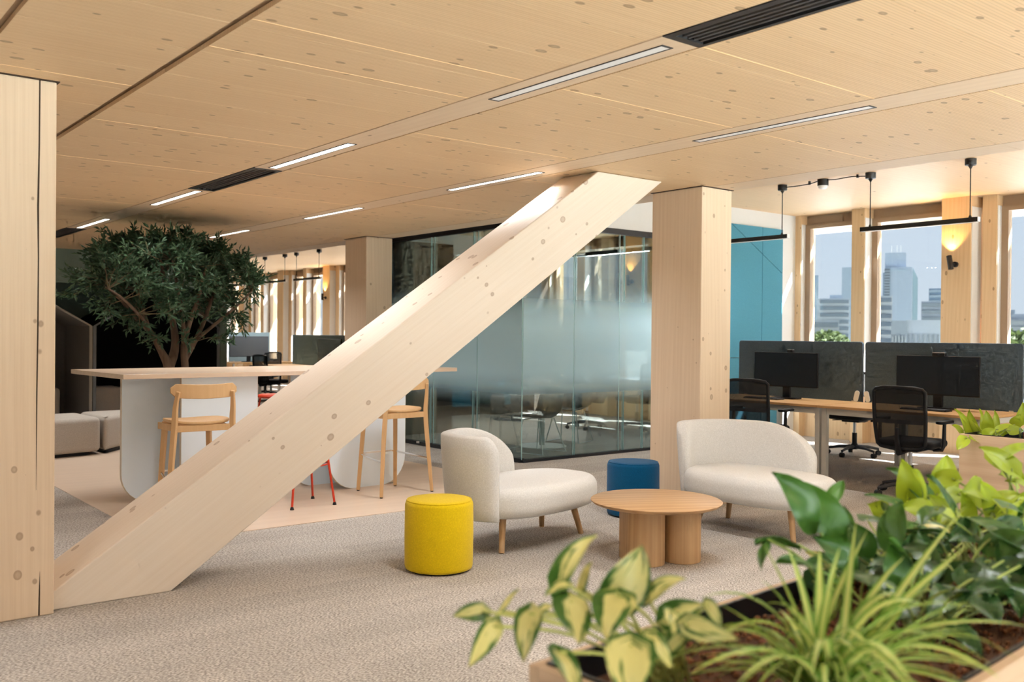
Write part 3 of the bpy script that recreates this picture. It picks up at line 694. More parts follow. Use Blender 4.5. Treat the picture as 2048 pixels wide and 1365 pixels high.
def lounge(label):
    r=empty('lounge_sofa'); tag(r,label,'sofa','cream lounge sofas')
    # seat outline: superellipse, longer towards +x
    N=64; out=[]
    for k in range(N):
        a=2*pi*k/N; c,s=cos(a),sin(a); e=.66
        x=abs(c)**e*(1 if c>0 else -1)*.565+.015; y=abs(s)**(e+.05)*(1 if s>0 else -1)*(.365-.04*max(0,c))
        out.append((x,y-.02))
    MB().cushion(out,.225,.425,.075,6,.008).build('seat',M['cream'],r,smooth=True,angle=80)
    # back shell wrapped around the -x end, top falling in an arc towards +x
    plan=smoothpts([(-.495,-.225,0),(-.553,-.12,0),(-.565,.03,0),(-.505,.175,0),(-.38,.265,0),(-.2,.31,0),(-.02,.322,0),(.14,.318,0),(.25,.308,0)],7)
    n=len(plan); ztop=[]; 
    L=[0]
    for i in range(1,n): L.append(L[-1]+(plan[i]-plan[i-1]).length)
    rings=[]
    for i,p in enumerate(plan):
        t=(plan[min(i+1,n-1)]-plan[max(i-1,0)]).normalized(); nr=Vector((-t.y,t.x,0))  # outward
        u=L[i]/L[-1]
        x=p.x
        if u<.35: zt=.755
        else: zt=.43+.325*sqrt(max(0,1-((x+.27)/.525)**2)) if x>-.27 else .755
        if u<.07: zt=.755-.10*(1-u/.07)**2
        zb=.215+.06*max(0,(u-.55)/.45)
        endk=min(1,L[i]/.055,(L[-1]-L[i])/.05); th=.052*sqrt(max(.04,1-(1-endk)**2))
        sec=[]
        K=20
        for k in range(K):
            a=2*pi*k/K; cx_=abs(cos(a))**.75*(1 if cos(a)>0 else -1); sz=abs(sin(a))**.55*(1 if sin(a)>0 else -1)
            h=(zt-zb)/2
            # keep edge radius constant
            zz=(zt+zb)/2+ (h-th)*max(-1,min(1,sz*1.35)) + th*sz
            xx=th*cx_
            lean=.04*max(0,(zz-.3)/.45)
            q=p+nr*(xx+lean); sec.append((q.x,q.y,zz))
        sec.reverse(); rings.append(sec)
    MB().loft(rings).build('back_shell',M['cream'],r,smooth=True,angle=80)
    for sx in (-1,1):
        for sy in (-1,1):
            MB().tube([(sx*.36,sy*.135,.25),(sx*.42,sy*.18,0)],[.025,.0185],16).build('leg',M['oak'],r,smooth=True)
        MB().box(sx*.36-.03,sx*.36+.03,-.15,.15,.215,.24).build('rail',M['oak'],r)
    return r
l1=lounge('cream lounge seat with wrapped back, turned away behind the yellow pouf'); place(l1,(4.115,4.995,0),radians(10))
l2=copy_tree(l1); place(l2,(5.69,4.22,0),radians(-90),'cream lounge sofa facing the oak coffee table in front of the desks')

# ================================================================== OFFICE CHAIR
def office_chair(label):
    r=empty('office_chair'); tag(r,label,'office chair','black mesh office chairs')
    hub=MB().lathe([(.035,.075),(.045,.085),(.04,.125),(.028,.15),(.028,.27)],16).build('gas_lift',M['plastic'],r,smooth=True)
    MB().lathe([(.018,.27),(.018,.40)],12).build('piston',M['alu'],hub,smooth=True)
    for k in range(5):
        a=2*pi*k/5+.3; c,s=cos(a),sin(a)
        leg=MB().tube([(.03*c,.03*s,.105),(.17*c,.17*s,.10),(.30*c,.30*s,.075)],[.024,.019,.014],8).build('base_arm',M['plastic2'],r,smooth=True)
        cs=MB().tube([(.30*c-.022*s,.30*s+.022*c,.028),(.30*c+.022*s,.30*s-.022*c,.028)],.028,14); cs.tube([(.30*c,.30*s,.05),(.30*c,.30*s,.08)],.008,6)
        cs.build('caster',M['rubber'],leg,smooth=True)
    MB().box(-.11,.11,-.12,.12,.40,.435).build('mechanism',M['plastic'],r,bevel=.01)
    MB().tube([(.11,.06,.42),(.24,.08,.41)],.007,6).build('lever',M['plastic'],r)
    out=rrect(.50,.48,.10,6,0,.03)
    MB().cushion(out,.435,.505,.03,4,.006).build('seat',M['seatblack'],r,smooth=True,angle=80)
    # back: outer frame loop and mesh
    def bk(t,z):   # surface point: t -1..1 across, z height
        w_=.225 if z>.75 else .225-.02*((.75-z)/.3)**2
        y=-.235-.05*sin((z-.46)/.5*pi*.5)+.035*t*t-.02*(1-abs((z-.68)/.25))*0
        return Vector((w_*t,y,z))
    loop=[]
    for z in [.47+.46*k/10 for k in range(11)]: loop.append(bk(1,z))
    loop+= [bk(.9,.955),bk(.6,.968),bk(0,.972),bk(-.6,.968),bk(-.9,.955)]
    for z in [.93-.46*k/10 for k in range(11)]: loop.append(bk(-1,z))
    loop+=[bk(-.85,.445),bk(-.4,.435),bk(.4,.435),bk(.85,.445),bk(1,.47)]
    MB().tube(loop,.0165,8,False).build('back_frame',M['plastic'],r,smooth=True,angle=80)
    rows=[[bk(-1+2*k/8,z) for k in range(9)] for z in [.45+.515*j/10 for j in range(11)]]
    MB().loft(rows,False,False).build('back_mesh',M['meshback'],r,smooth=True,angle=80)
    MB().loft([[bk(-.95,z)+Vector((0,-.012,0)),bk(-.5,z)+Vector((0,-.016,0)),bk(0,z)+Vector((0,-.018,0)),bk(.5,z)+Vector((0,-.016,0)),bk(.95,z)+Vector((0,-.012,0))] for z in (.655,.69)],False,False).build('lumbar_band',M['plastic'],r)
    MB().tube([(0,-.10,.415),(0,-.24,.40),(0,-.285,.50),(0,-.285,.62)],[.03,.028,.022,.012],8).build('back_spine',M['plastic'],r,smooth=True)
    for sx in (-1,1):
        ar=MB().tube([(sx*.20,.0,.425),(sx*.275,.0,.43),(sx*.285,.01,.47),(sx*.285,.02,.655)],[.016,.017,.019,.015],8).build('arm_post',M['plastic'],r,smooth=True)
        MB().cushion(rrect(.085,.25,.035,5,sx*.28,.04),.655,.683,.012,3).build('arm_pad',M['plastic'],ar,smooth=True,angle=70)
    return r
oc=office_chair('black mesh office chair in front of the right monitor'); place(oc,(8.03,4.34,0),radians(-84))
for loc,rz,lab in (((7.97,5.93,0),-80,'black mesh office chair half hidden behind the square column'),
                   ((10.22,6.22,0),95,'black office chair on the window side, seen under the desk'),
                   ((7.70,16.95,0),-80,'far black office chair seen under the bar top left of the brace'),
                   ((8.75,19.55,0),15,'far black mesh office chair before the left background monitor'),
                   ((9.75,17.6,0),80,'far office chair seen sideways next to the blue grey screen'),
                   ((9.75,10.35,0),60,'office chair inside the glass meeting room near the sunlit floor'),
                   ):
    place(copy_tree(oc),loc,radians(rz),lab)

# ================================================================== DESKS
def desk(x0,x1,y0,y1,label,group='bench desks',side=0):
    r=empty('desk',((x0+x1)/2,y0,0)); tag(r,label,'desk',group); w=(x1-x0)/2; L=y1-y0
    MB().box(-w,w,.004,L-.004,.705,.73).build('desktop',M['desk'],r,bevel=.002)
    MB().box(-w+.06,-w+.09,.06,L-.06,.64,.70).box(w-.09,w-.06,.06,L-.06,.64,.70).build('frame_beam',M['greymetal'],r)
    for q in (.008,L-.058):
        for sx in ((-w+.05,w-.10) if side==0 else (-w+.05,) if side<0 else (w-.10,)): MB().box(sx,sx+.05,q,q+.05,0,.705).build('leg',M['greymetal'],r)
        MB().box(-w+.10,w-.10,q+.005,q+.045,.655,.705).build('cross_beam',M['greymetal'],r)
desk(8.20,9.02,5.40,7.0,'oak topped desk with the left monitor, next to the teal panel',side=-1)
desk(8.20,9.02,3.79,5.39,'oak topped desk with the right monitor in front of the city windows',side=-1)
desk(9.06,9.86,5.40,7.0,'desk on the window side behind the left grey screen',side=1)
desk(9.06,9.86,3.79,5.39,'desk on the window side behind the right grey screen',side=1)
def screen(x,y0,y1,label,mat,along='y'):
    r=empty('desk_screen',(x,y0,0)); tag(r,label,'desk screen'); L=y1-y0
    pts=[(p+L/2,q+1.027) for p,q in rrect(L,.662,.03,4)]
    m=MB().prismX(pts,-.014,.014) if along=='y' else MB().prismY(pts,-.014,.014)
    m.build('felt_board',mat,r,bevel=.004,smooth=True)
    for q in (.10,L-.10):
        b=MB().box(-.018,.018,q-.02,q+.02,.64,.74) if along=='y' else MB().box(q-.02,q+.02,-.018,.018,.64,.74)
        b.build('bracket',M['greymetal'],r)
screen(9.04,5.412,6.997,'dark grey felt desk screen behind the left monitor',M['screen'])
screen(9.04,3.81,5.383,'dark grey felt desk screen behind the right monitor',M['screen'])
for y,sg,lab in ((5.455,1,'white tapered cable flap on the desk, left of the screen gap'),(5.335,-1,'white tapered cable flap on the desk, right of the screen gap')):
    m=MB().prismX([(p+.0,q) for p,q in rrect(.052,.115,.024,5)],-.004,.004); o=m.build('cable_flap',M['lamp_white']); o.location=(8.99,y,.79); o.rotation_euler=(radians(14*sg),0,0); tag(o,lab,'cable flap')
def monitor(loc,rz,label,mat=None,w=.81,h=.375,zc=1.045,tilt=0):
    r=empty('monitor',loc,rz); tag(r,label,'monitor','desk monitors')   # screen faces local -y
    MB().box(-w/2,w/2,0,.022,zc-h/2,zc+h/2).build('casing',M['plastic'],r,bevel=.004)
    MB().box(-w/2+.008,w/2-.008,-.0015,0,zc-h/2+.014,zc+h/2-.008).build('display',mat or M['display'],r)
    MB().box(-.045,.045,.022,.05,.745,zc).build('neck',M['plastic'],r,bevel=.004)
    MB().prism(rrect(.30,.19,.02,4,0,.01),.73,.745).build('foot',M['plastic'],r)
monitor((8.77,6.18,0),radians(-90),'wide black monitor before the left grey screen')
monitor((8.77,4.488,0),radians(-90),'wide black monitor before the right grey screen')
def webcam(loc,w,label):
    r=empty('webcam',loc); tag(r,label,'webcam')
    MB().box(-.02,.02,-w/2,w/2,0,.028).build('body',M['plastic'],r,bevel=.004)
    MB().box(-.018,.018,-w/2+.004,w/2-.004,.028,.033).build('top_cover',M['alu'],r)
    MB().tube([(-.02,0,.014),(-.023,0,.014)],.008,10).build('lens',M['display'],r)
webcam((8.785,6.12,1.2335),.07,'small webcam on top of the left monitor'); webcam((8.785,4.47,1.2335),.125,'silver topped webcam bar on the right monitor')
def keyboard(loc,label):
    r=empty('keyboard',loc); tag(r,label,'keyboard')
    MB().box(-.065,.065,-.22,.22,0,.012).build('body',M['plastic'],r,bevel=.003)
    MB().box(-.055,.055,-.21,.21,.012,.018).build('keys',M['plastic2'],r,bevel=.002)
keyboard((8.53,6.28,.73),'black keyboard on the desk before the left monitor'); keyboard((8.50,4.45,.73),'black keyboard on the desk before the right monitor')

# ---------------- far office seen left of the brace
desk(8.20,9.02,15.6,17.2,'far desk behind the blue grey screen, nearer half'); desk(8.20,9.02,17.21,18.8,'far desk behind the blue grey screen, farther half')
screen(9.04,15.62,18.8,'far blue grey desk screen between tree and brace',M['screen_blue'])
monitor((8.74,16.6,0),radians(-90),'far pale monitor in front of the blue grey screen by the brace',M['display_lit'],.95,.45,1.06)
r=empty('desk',(8.75,20.1,0)); tag(r,'far desk with monitor and papers left of the blue grey screen','desk')
MB().box(-1.0,1.0,0,.8,.705,.73).build('desktop',M['desk'],r)
for sx in (-.95,.90):
    for sy in (.03,.72): MB().box(sx,sx+.05,sy,sy+.05,0,.705).build('leg',M['greymetal'],r)
monitor((8.72,20.35,0),0,'far dark monitor on the desk behind the tree',flat('display_grey',(.10,.115,.13),.35),.92,.46,1.08)
screen(7.55,20.1+0,20.1+.95,'far dark screen behind the desk papers, left of the monitor',M['screen'],'y') if False else None
r=empty('desk_screen',(7.6,21.0,0)); tag(r,'far black desk screen behind the left background monitor','desk screen')
MB().box(0,.85,-.014,.014,.70,1.40).build('felt_board',M['screen'],r,bevel=.004); MB().box(.1,.14,-.018,.018,.0,.74).box(.71,.75,-.018,.018,.0,.74).build('bracket',M['greymetal'],r)
r=empty('desk_screen',(8.5,21.0,0)); tag(r,'far light blue desk screen right of the black one','desk screen')
MB().box(0,1.0,-.014,.014,.70,1.40).build('felt_board',flat('pale_blue_felt',(.30,.42,.48),.9),r,bevel=.004); MB().box(.1,.14,-.018,.018,.0,.74).box(.86,.90,-.018,.018,.0,.74).build('bracket',M['greymetal'],r)
mg=empty('pen_cup',(8.12,20.3,.73)); tag(mg,'blue cup on the far desk left of the monitor','cup')
MB().lathe([(.035,0),(.04,.11),(.036,.11),(.032,.01),(.0,.008)],18).build('cup',flat('blue_plastic',(.01,.10,.36),.4),mg,smooth=True,angle=50)
bk=empty('desk_calendar',(7.97,20.28,.73)); tag(bk,'white folded card standing on the far desk','card')
MB().mbox(Matrix.Translation((-.03,0,.075))@Matrix.Rotation(radians(18),4,'Y'),.006,.12,.15).build('card_leaf',M['lamp_white'],bk); MB().mbox(Matrix.Translation((.02,0,.075))@Matrix.Rotation(radians(-18),4,'Y'),.006,.12,.15).build('card_leaf',M['lamp_white'],bk)

# ================================================================== NOOKS AND OTTOMANS
def nook(xl,xr,label,inner,edge,apex=2.12,zs=1.475):
    r=empty('seating_nook',((xl+xr)/2,15.21,0)); tag(r,label,'seating nook','house shaped seating nooks'); w=(xr-xl)/2; t=.045; D=1.5; h=apex
    def pan(name,poly):
        p=MB().prismY(poly,0,D).build(name,inner,r); 
        MB().prismY(poly,-.012,0).build('edge_strip',edge,p)
    pan('side_panel',[(-w,0),(-w+t,0),(-w+t,zs),(-w,zs)]); pan('side_panel',[(w-t,0),(w,0),(w,zs),(w-t,zs)])
    k=t*1.2
    pan('roof_panel',[(-w,zs),(-w+t,zs-.0),(0,h-k),(0,h)]); pan('roof_panel',[(0,h),(0,h-k),(w-t,zs),(w,zs)])
    MB().prismY([(-w+t,0),(w-t,0),(w-t,zs),(0,h-k),(-w+t,zs)],D-.03,D).build('back_panel',inner,r)
nook(1.86,4.015,'grey felt house shaped seating nook behind the left column',M['nook_inner'],M['nook_edge'])
nook(4.025,6.0,'black felt house shaped seating nook behind the tree',M['nook_black'],M['nook_edge2'])
for x,y,lab in ((4.31,15.75,'grey upholstered block seat inside the black nook'),(3.42,15.9,'brown upholstered block seat inside the grey nook')):
    r=empty('block_seat',(x,y,0)); tag(r,lab,'seat'); MB().cushion(rrect(.52,.50,.08,5),.02,.52,.06,4,.01).build('upholstery',M['beige'],r,smooth=True,angle=80); MB().box(-.2,.2,-.2,.2,0,.02).build('glide',M['rubber'],r)
def ottoman(outline,label):
    r=empty('ottoman'); tag(r,label,'ottoman','beige modular ottomans'); cx=sum(p[0] for p in outline)/len(outline); cy=sum(p[1] for p in outline)/len(outline)
    pts=smooth_outline([(x-cx,y-cy) for x,y in outline]); r.location=(cx,cy,0)
    MB().cushion(pts,.04,.425,.055,5,.012).build('upholstery',M['beige'],r,smooth=True,angle=80)
    MB().prism([(x*.85,y*.85) for x,y in pts],0,.045).build('plinth',M['rubber'],r)
def smooth_outline(p,r=.09,n=6):
    out=[]; N=len(p)
    for i in range(N):
        a=Vector(p[i-1]);b=Vector(p[i]);c=Vector(p[(i+1)%N]); u=(a-b).normalized(); v=(c-b).normalized()
        d=min(r,.4*(a-b).length,.4*(c-b).length); s=b+u*d; e=b+v*d
        for k in range(n+1):
            t=k/n; q=s*(1-t)**2+b*2*t*(1-t)+e*t*t; out.append((q.x,q.y))
    # add straight subdivisions not needed
    return out
ottoman([(1.75,10.95),(3.07,11.22),(3.02,12.05),(1.75,12.0)],'beige modular ottoman half hidden by the left column')
ottoman([(3.10,11.22),(3.42,11.60),(3.78,12.25),(3.05,12.15)],'wedge shaped beige ottoman beside the white bar panel')

# ================================================================== INDOOR TREE
def leafmat(name, c1, c2=None, edge=None, mode='plain', rough=.38, trans=.25):
    m=bpy.data.materials.new(name); m.use_nodes=True; n=m.node_tree; N=n.nodes; L=n.links; b=N['Principled BSDF']; out=N['Material Output']
    uv=N.new('ShaderNodeUVMap'); sp=N.new('ShaderNodeSeparateXYZ'); L.new(uv.outputs[0], sp.inputs[0])
    oi=N.new('ShaderNodeObjectInfo')
    mx=N.new('ShaderNodeMix'); mx.data_type='RGBA'; mx.inputs[6].default_value=rgba(c1); mx.inputs[7].default_value=rgba(c2 or c1)
    ab=N.new('ShaderNodeMath'); ab.operation='ABSOLUTE'; L.new(sp.outputs[0], ab.inputs[0])
    if mode=='plain':
        q=N.new('ShaderNodeTexNoise'); q.inputs['Scale'].default_value=6; t=N.new('ShaderNodeTexCoord'); L.new(t.outputs['Object'], q.inputs['Vector'])
        L.new(q.outputs[0], mx.inputs[0])
    elif mode=='stripe':      # pale margin, darker middle or reverse
        r=N.new('ShaderNodeMapRange'); r.inputs['From Min'].default_value=.40; r.inputs['From Max'].default_value=.62; L.new(ab.outputs[0], r.inputs[0]); L.new(r.outputs[0], mx.inputs[0])
    elif mode=='var':         # cream marbling, green margin
        q=N.new('ShaderNodeTexNoise'); q.inputs['Scale'].default_value=2.0; q.inputs['Detail'].default_value=3; q.noise_dimensions='4D' if hasattr(q,'noise_dimensions') else '3D'
        mp=N.new('ShaderNodeMapping'); mp.inputs['Scale'].default_value=(1.2,.75,1); L.new(uv.outputs[0], mp.inputs[0]); L.new(mp.outputs[0], q.inputs['Vector'])
        k=N.new('ShaderNodeMath'); k.operation='MULTIPLY'; L.new(oi.outputs['Random'], k.inputs[0]); k.inputs[1].default_value=31; L.new(k.outputs[0], q.inputs['W'])
        a=N.new('ShaderNodeMath'); a.operation='MULTIPLY_ADD'; L.new(ab.outputs[0], a.inputs[0]); a.inputs[1].default_value=-.22; L.new(q.outputs[0], a.inputs[2])
        r=N.new('ShaderNodeMapRange'); r.inputs['From Min'].default_value=.33; r.inputs['From Max'].default_value=.40; L.new(a.outputs[0], r.inputs[0]); L.new(r.outputs[0], mx.inputs[0])
    hs=N.new('ShaderNodeHueSaturation'); rv=N.new('ShaderNodeMapRange'); rv.inputs['To Min'].default_value=.8; rv.inputs['To Max'].default_value=1.2; L.new(oi.outputs['Random'], rv.inputs[0]); L.new(rv.outputs[0], hs.inputs['Value']); L.new(mx.outputs[2], hs.inputs['Color'])
    L.new(hs.outputs[0], b.inputs['Base Color']); b.inputs['Roughness'].default_value=rough; b.inputs['Specular IOR Level'].default_value=.5
    tl=N.new('ShaderNodeBsdfTranslucent'); L.new(hs.outputs[0], tl.inputs[0]); ms=N.new('ShaderNodeMixShader'); ms.inputs[0].default_value=trans
    L.new(b.outputs[0], ms.inputs[1]); L.new(tl.outputs[0], ms.inputs[2]); L.new(ms.outputs[0], out.inputs[0])
    return m
M['bark']=wood('olive_bark',(.20,.13,.085),(.09,.055,.035),'z',knots=0,grain=12,contrast=.9,rough=.85)
M['olive']=leafmat('olive_leaf',(.042,.10,.048),(.095,.165,.075),mode='plain',rough=.5,trans=.2)
M['twig']=flat('twig_bark',(.14,.10,.05),.8)
def indoor_tree():
    rng=random.Random(11)
    r=empty('indoor_tree',(3.56,10.2,0)); tag(r,'large potted olive tree with a spreading crown behind the bar table','tree')
    MB().lathe([(.26,0),(.33,.02),(.36,.50),(.34,.52),(.32,.50),(.0,.48)],32).build('pot',M['plastic2'],r,smooth=True,angle=40)
    MB().lathe([(.0,.46),(.325,.47),(.0,.49)],24).build('soil',flat('dark_soil',(.04,.03,.02),.9),r)
    O=Vector((3.56,10.2,0))
    main=[ # polylines (world), radius
     ([(3.52,10.2,.45),(3.50,10.2,.85),(3.47,10.2,1.02),(3.38,10.2,1.2),(3.26,10.16,1.39),(3.07,10.1,1.57),(2.93,10.05,1.72),(2.75,10.0,1.86)],[.07,.062,.055,.036,.031,.026,.02,.012]),
     ([(3.47,10.2,1.02),(3.55,10.26,1.2),(3.56,10.3,1.42),(3.50,10.32,1.7),(3.44,10.3,2.0),(3.40,10.3,2.2)],[.055,.045,.036,.028,.02,.012]),
     ([(3.26,10.16,1.39),(3.20,10.2,1.6),(3.16,10.25,1.85),(3.08,10.3,2.08)],[.026,.022,.017,.01]),
     ([(3.64,10.2,.45),(3.65,10.2,.9),(3.63,10.2,1.25),(3.68,10.18,1.5),(3.75,10.15,1.72),(3.81,10.12,2.0),(3.85,10.1,2.2)],[.05,.044,.038,.03,.024,.018,.01]),
     ([(3.64,10.2,1.1),(3.77,10.24,1.31),(3.89,10.3,1.53),(3.98,10.34,1.75),(4.08,10.36,1.98),(4.2,10.38,2.12)],[.034,.028,.023,.019,.014,.009]),
     ([(3.63,10.2,1.25),(3.58,10.1,1.5),(3.5,9.98,1.75),(3.42,9.88,1.98),(3.36,9.82,2.15)],[.03,.024,.02,.015,.009]),
     ([(3.38,10.2,1.2),(3.22,10.05,1.42),(3.05,9.9,1.58),(2.88,9.8,1.72),(2.72,9.75,1.82)],[.024,.02,.017,.013,.008]),
     ([(3.77,10.24,1.31),(3.95,10.1,1.5),(4.12,9.98,1.68),(4.26,9.9,1.85)],[.022,.018,.014,.008]),
     ([(3.55,10.26,1.2),(3.6,10.5,1.5),(3.62,10.72,1.8),(3.6,10.82,2.05)],[.026,.022,.016,.009]),
    ]
    for pts,rad in main:
        sp=smoothpts([Vector(p)-O for p in pts],3); rr=[]
        for i in range(len(sp)):
            u=i/3; k=min(int(u),len(rad)-2); rr.append(rad[k]+(rad[k+1]-rad[k])*(u-k))
        MB().tube(sp,rr,8).build('branch',M['bark'],r,smooth=True,angle=80)
    cen=Vector((3.43,10.18,1.96)); ax=Vector((.93,.85,.52))
    nodes=[]
    for pts,rad in main:
        for i in range(2,len(pts)): nodes.append(Vector(pts[i]))
    twigs=MB(); fol=MB(); fol.uv=[]
    tips=[]
    tries=0
    while len(tips)<190 and tries<6000:
        tries+=1
        d=Vector((rng.gauss(0,1),rng.gauss(0,1),rng.gauss(.25,1))).normalized()
        k=rng.uniform(.62,1.0)
        p=cen+Vector((d.x*ax.x,d.y*ax.y,d.z*ax.z))*k
        if p.z<1.38+.1*abs(p.x-3.5)*0: continue
        # underside hollow around the stems
        if p.z<1.62 and abs(p.x-3.55)<.42 and rng.random()<.75: continue
        if p.z>2.47: continue
        tips.append(p)
    for q in [(3.05,9.95,1.45),(3.2,9.9,1.36),(4.05,9.95,1.5),(4.2,10,1.55),(4.0,10.0,1.32),(3.62,9.9,1.33),(2.75,9.9,1.62),(4.45,10.1,2.02),(4.40,10.1,1.86),(2.45,10,1.75),(2.42,10,1.92)]: tips.append(Vector(q))
    up=Vector((0,0,1))
    def leaf(p,d,L,w):
        s=d.cross(Vector((rng.gauss(0,1),rng.gauss(0,1),rng.gauss(0,1))))
        if s.length<1e-3: return
        s=s.normalized()*w; nrm=s.cross(d).normalized()*L*.12
        i=len(fol.v); m=p+d*L*.5+nrm; e=p+d*L
        fol.v+= [tuple(p),tuple(m+s),tuple(e),tuple(m-s)]; fol.f.append((i,i+1,i+2,i+3)); fol.uv+=[(0,0),(1,.5),(0,1),(-1,.5)]
    for t in tips:
        n0=min(nodes,key=lambda q:(q-t).length+.25*max(0,q.z-t.z))
        a=n0-O; b=t-O; mid=(a+b)/2+Vector((rng.uniform(-.06,.06),rng.uniform(-.06,.06),rng.uniform(-.03,.07)))
        path=[a.lerp(mid,.5)+Vector((0,0,.0)),mid,b] ; path=[a,mid,b]
        sp=smoothpts(path,4); twigs.tube(sp,[.007*(1-.75*i/(len(sp)-1)) for i in range(len(sp))],5)
        # sub-twigs with leaves
        for j in range(rng.randint(5,8)):
            u=rng.uniform(.45,1.0); base=sp[min(len(sp)-1,int(u*(len(sp)-1)))]
            dd=((b-a).normalized()*.7+Vector((rng.gauss(0,.6),rng.gauss(0,.6),rng.gauss(.2,.5)))).normalized()
            Ls=rng.uniform(.10,.20); e=base+dd*Ls
            if (e+O).z>2.50: e.z=2.50
            twigs.tube([base,e],[.0024,.001],3)
            nl=rng.randint(9,14)
            for q in range(nl):
                f=(q+.5)/nl; pp=base.lerp(e,f); ld=(dd*.75+Vector((rng.gauss(0,.7),rng.gauss(0,.7),rng.gauss(0,.6)))).normalized()
                ld.z=min(ld.z,.55)
                leaf(pp,ld,rng.uniform(.055,.095),rng.uniform(.0085,.0135))
            leaf(e,dd,.085,.011)
    tw=twigs.build('twigs',M['twig'],r); tw['kind']='stuff'
    fo=fol.build('foliage',M['olive'],r); fo['kind']='stuff'
indoor_tree()

# ================================================================== PLANTERS AND PLANTS
def leafmesh(base,tip,wid,nrm,fold=.25,droop=.12,shape='heart',na=8,nc=6):
    """one leaf blade: real curved surface, base -> tip"""
    b=Vector(base); t=Vector(tip); d=t-b; Ln=d.length; d.normalize()
    n=Vector(nrm); n=(n-d*n.dot(d)).normalized(); s=d.cross(n)
    mb=MB(); mb.uv=[]
    for i in range(na+1):
        v=i/na
        if shape=='heart': w=wid*.5*(max(0,sin(pi*min(1,v*1.01)**.54)))**.72*(1.0 if v>.0 else 0)
        elif shape=='lance': w=wid*.5*sin(pi*min(1,v**.85*.995+.004))**.8
        else: w=wid*.5*(1-v)**.5*(.55+.45*min(1,v*6))
        back=-.17*Ln*(1-v)**3 if shape=='heart' else 0
        for k in range(nc+1):
            u=-1+2*k/nc
            p=b+d*(Ln*v)+s*(w*u)+n*(fold*w*abs(u)-droop*Ln*(2*v-1)**2+.03*Ln*sin(u*3+v*5))
            if shape=='heart': p+= d*(back*abs(u)**1.5*1.6)
            mb.v.append(tuple(p)); mb.uv.append((u,v))
    for i in range(na):
        for k in range(nc):
            a=i*(nc+1)+k; mb.f.append((a,a+1,a+nc+2,a+nc+1))
    return mb
CAMV=Vector((0,0,1.4))
def plant(name,label,cat,root,leaves,mat,stem,rng,shape='heart',fold=.3,group=None,stemr=.0028,upk=.55):
    r=empty(name,root); tag(r,label,cat,group); R=Vector(root)
    for i,l in enumerate(leaves):
        b=Vector(l[:3])-R; t=Vector(l[3:6])-R; w=l[6]
        nr=Vector((-.62,-.62,.2))*(1-upk)+Vector((0,0,1))*upk+Vector((rng.uniform(-.45,.45),rng.uniform(-.45,.45),rng.uniform(-.2,.25)))
        leafmesh(b,t,w,nr,fold=fold*rng.uniform(.3,1.3),droop=rng.uniform(.02,.16),shape=shape).build('leaf',mat,r,smooth=True,angle=90)
        g=Vector((rng.uniform(-.03,.03),rng.uniform(-.03,.03),0))
        mid=(g+b)/2+Vector((rng.uniform(-.02,.02),rng.uniform(-.02,.02),.03))
        MB().tube(smoothpts([g,mid,b+(t-b)*.04],5),[stemr]*10+[stemr*.7],6).build('stem',stem,r,smooth=True)
    return r
POTHOS_A = [[0.994, 1.123, 1.008, 1.038, 1.088, 1.087, 0.052], [0.981, 1.081, 1.016, 0.94, 1.089, 1.004, 0.028], [1.037, 1.113, 0.993, 1.07, 1.126, 1.032, 0.021], [1.054, 1.049, 0.985, 1.104, 1.035, 1.066, 0.079], [1.105, 1.033, 0.985, 1.126, 0.978, 1.028, 0.041], [1.095, 0.989, 0.964, 1.119, 0.932, 0.996, 0.047], [1.025, 1.021, 1.01, 0.964, 0.979, 0.965, 0.068], [0.97, 1.064, 0.997, 0.935, 1.003, 0.952, 0.062], [0.935, 1.118, 0.973, 0.889, 1.077, 0.918, 0.044], [0.93, 1.198, 0.934, 0.863, 1.175, 0.887, 0.038], [0.929, 1.225, 0.95, 0.866, 1.225, 0.953, 0.034], [0.955, 1.217, 0.946, 0.991, 1.214, 0.98, 0.016], [1.06, 0.915, 0.98, 1.08, 0.835, 0.974, 0.037], [1.077, 0.953, 0.988, 1.05, 0.924, 0.966, 0.031], [0.904, 1.014, 0.946, 0.886, 0.952, 0.905, 0.044], [0.971, 0.936, 0.964, 0.917, 0.888, 0.905, 0.072], [1.036, 0.96, 0.958, 1.032, 0.912, 0.923, 0.032], [1.142, 0.939, 0.992, 1.143, 0.913, 0.961, 0.023], [1.069, 0.959, 0.929, 1.088, 0.919, 0.973, 0.034], [1.068, 1.088, 0.951, 1.063, 1.118, 0.97, 0.024], [0.974, 1.138, 0.963, 0.989, 1.126, 0.971, 0.021]]
LILY_B = [[1.764, 1.146, 0.981, 1.66, 1.179, 1.12, 0.082], [1.829, 1.119, 0.956, 1.76, 1.214, 1.093, 0.08], [1.858, 1.199, 1.026, 1.934, 1.202, 1.075, 0.034], [1.598, 1.087, 0.994, 1.42, 1.063, 1.036, 0.038], [1.464, 1.066, 1.029, 1.379, 1.019, 0.996, 0.023], [1.891, 1.171, 0.94, 1.936, 1.2, 1.02, 0.047], [1.914, 1.089, 0.93, 1.967, 1.086, 1.045, 0.065], [1.743, 1.034, 0.924, 1.628, 1.063, 1.009, 0.059], [1.621, 1.003, 0.934, 1.44, 1.021, 1.009, 0.057], [1.847, 1.079, 0.931, 1.828, 1.121, 1.006, 0.058], [1.885, 0.984, 0.902, 1.782, 1.004, 1.0, 0.071], [1.798, 0.99, 0.895, 1.808, 1.008, 0.986, 0.061]]
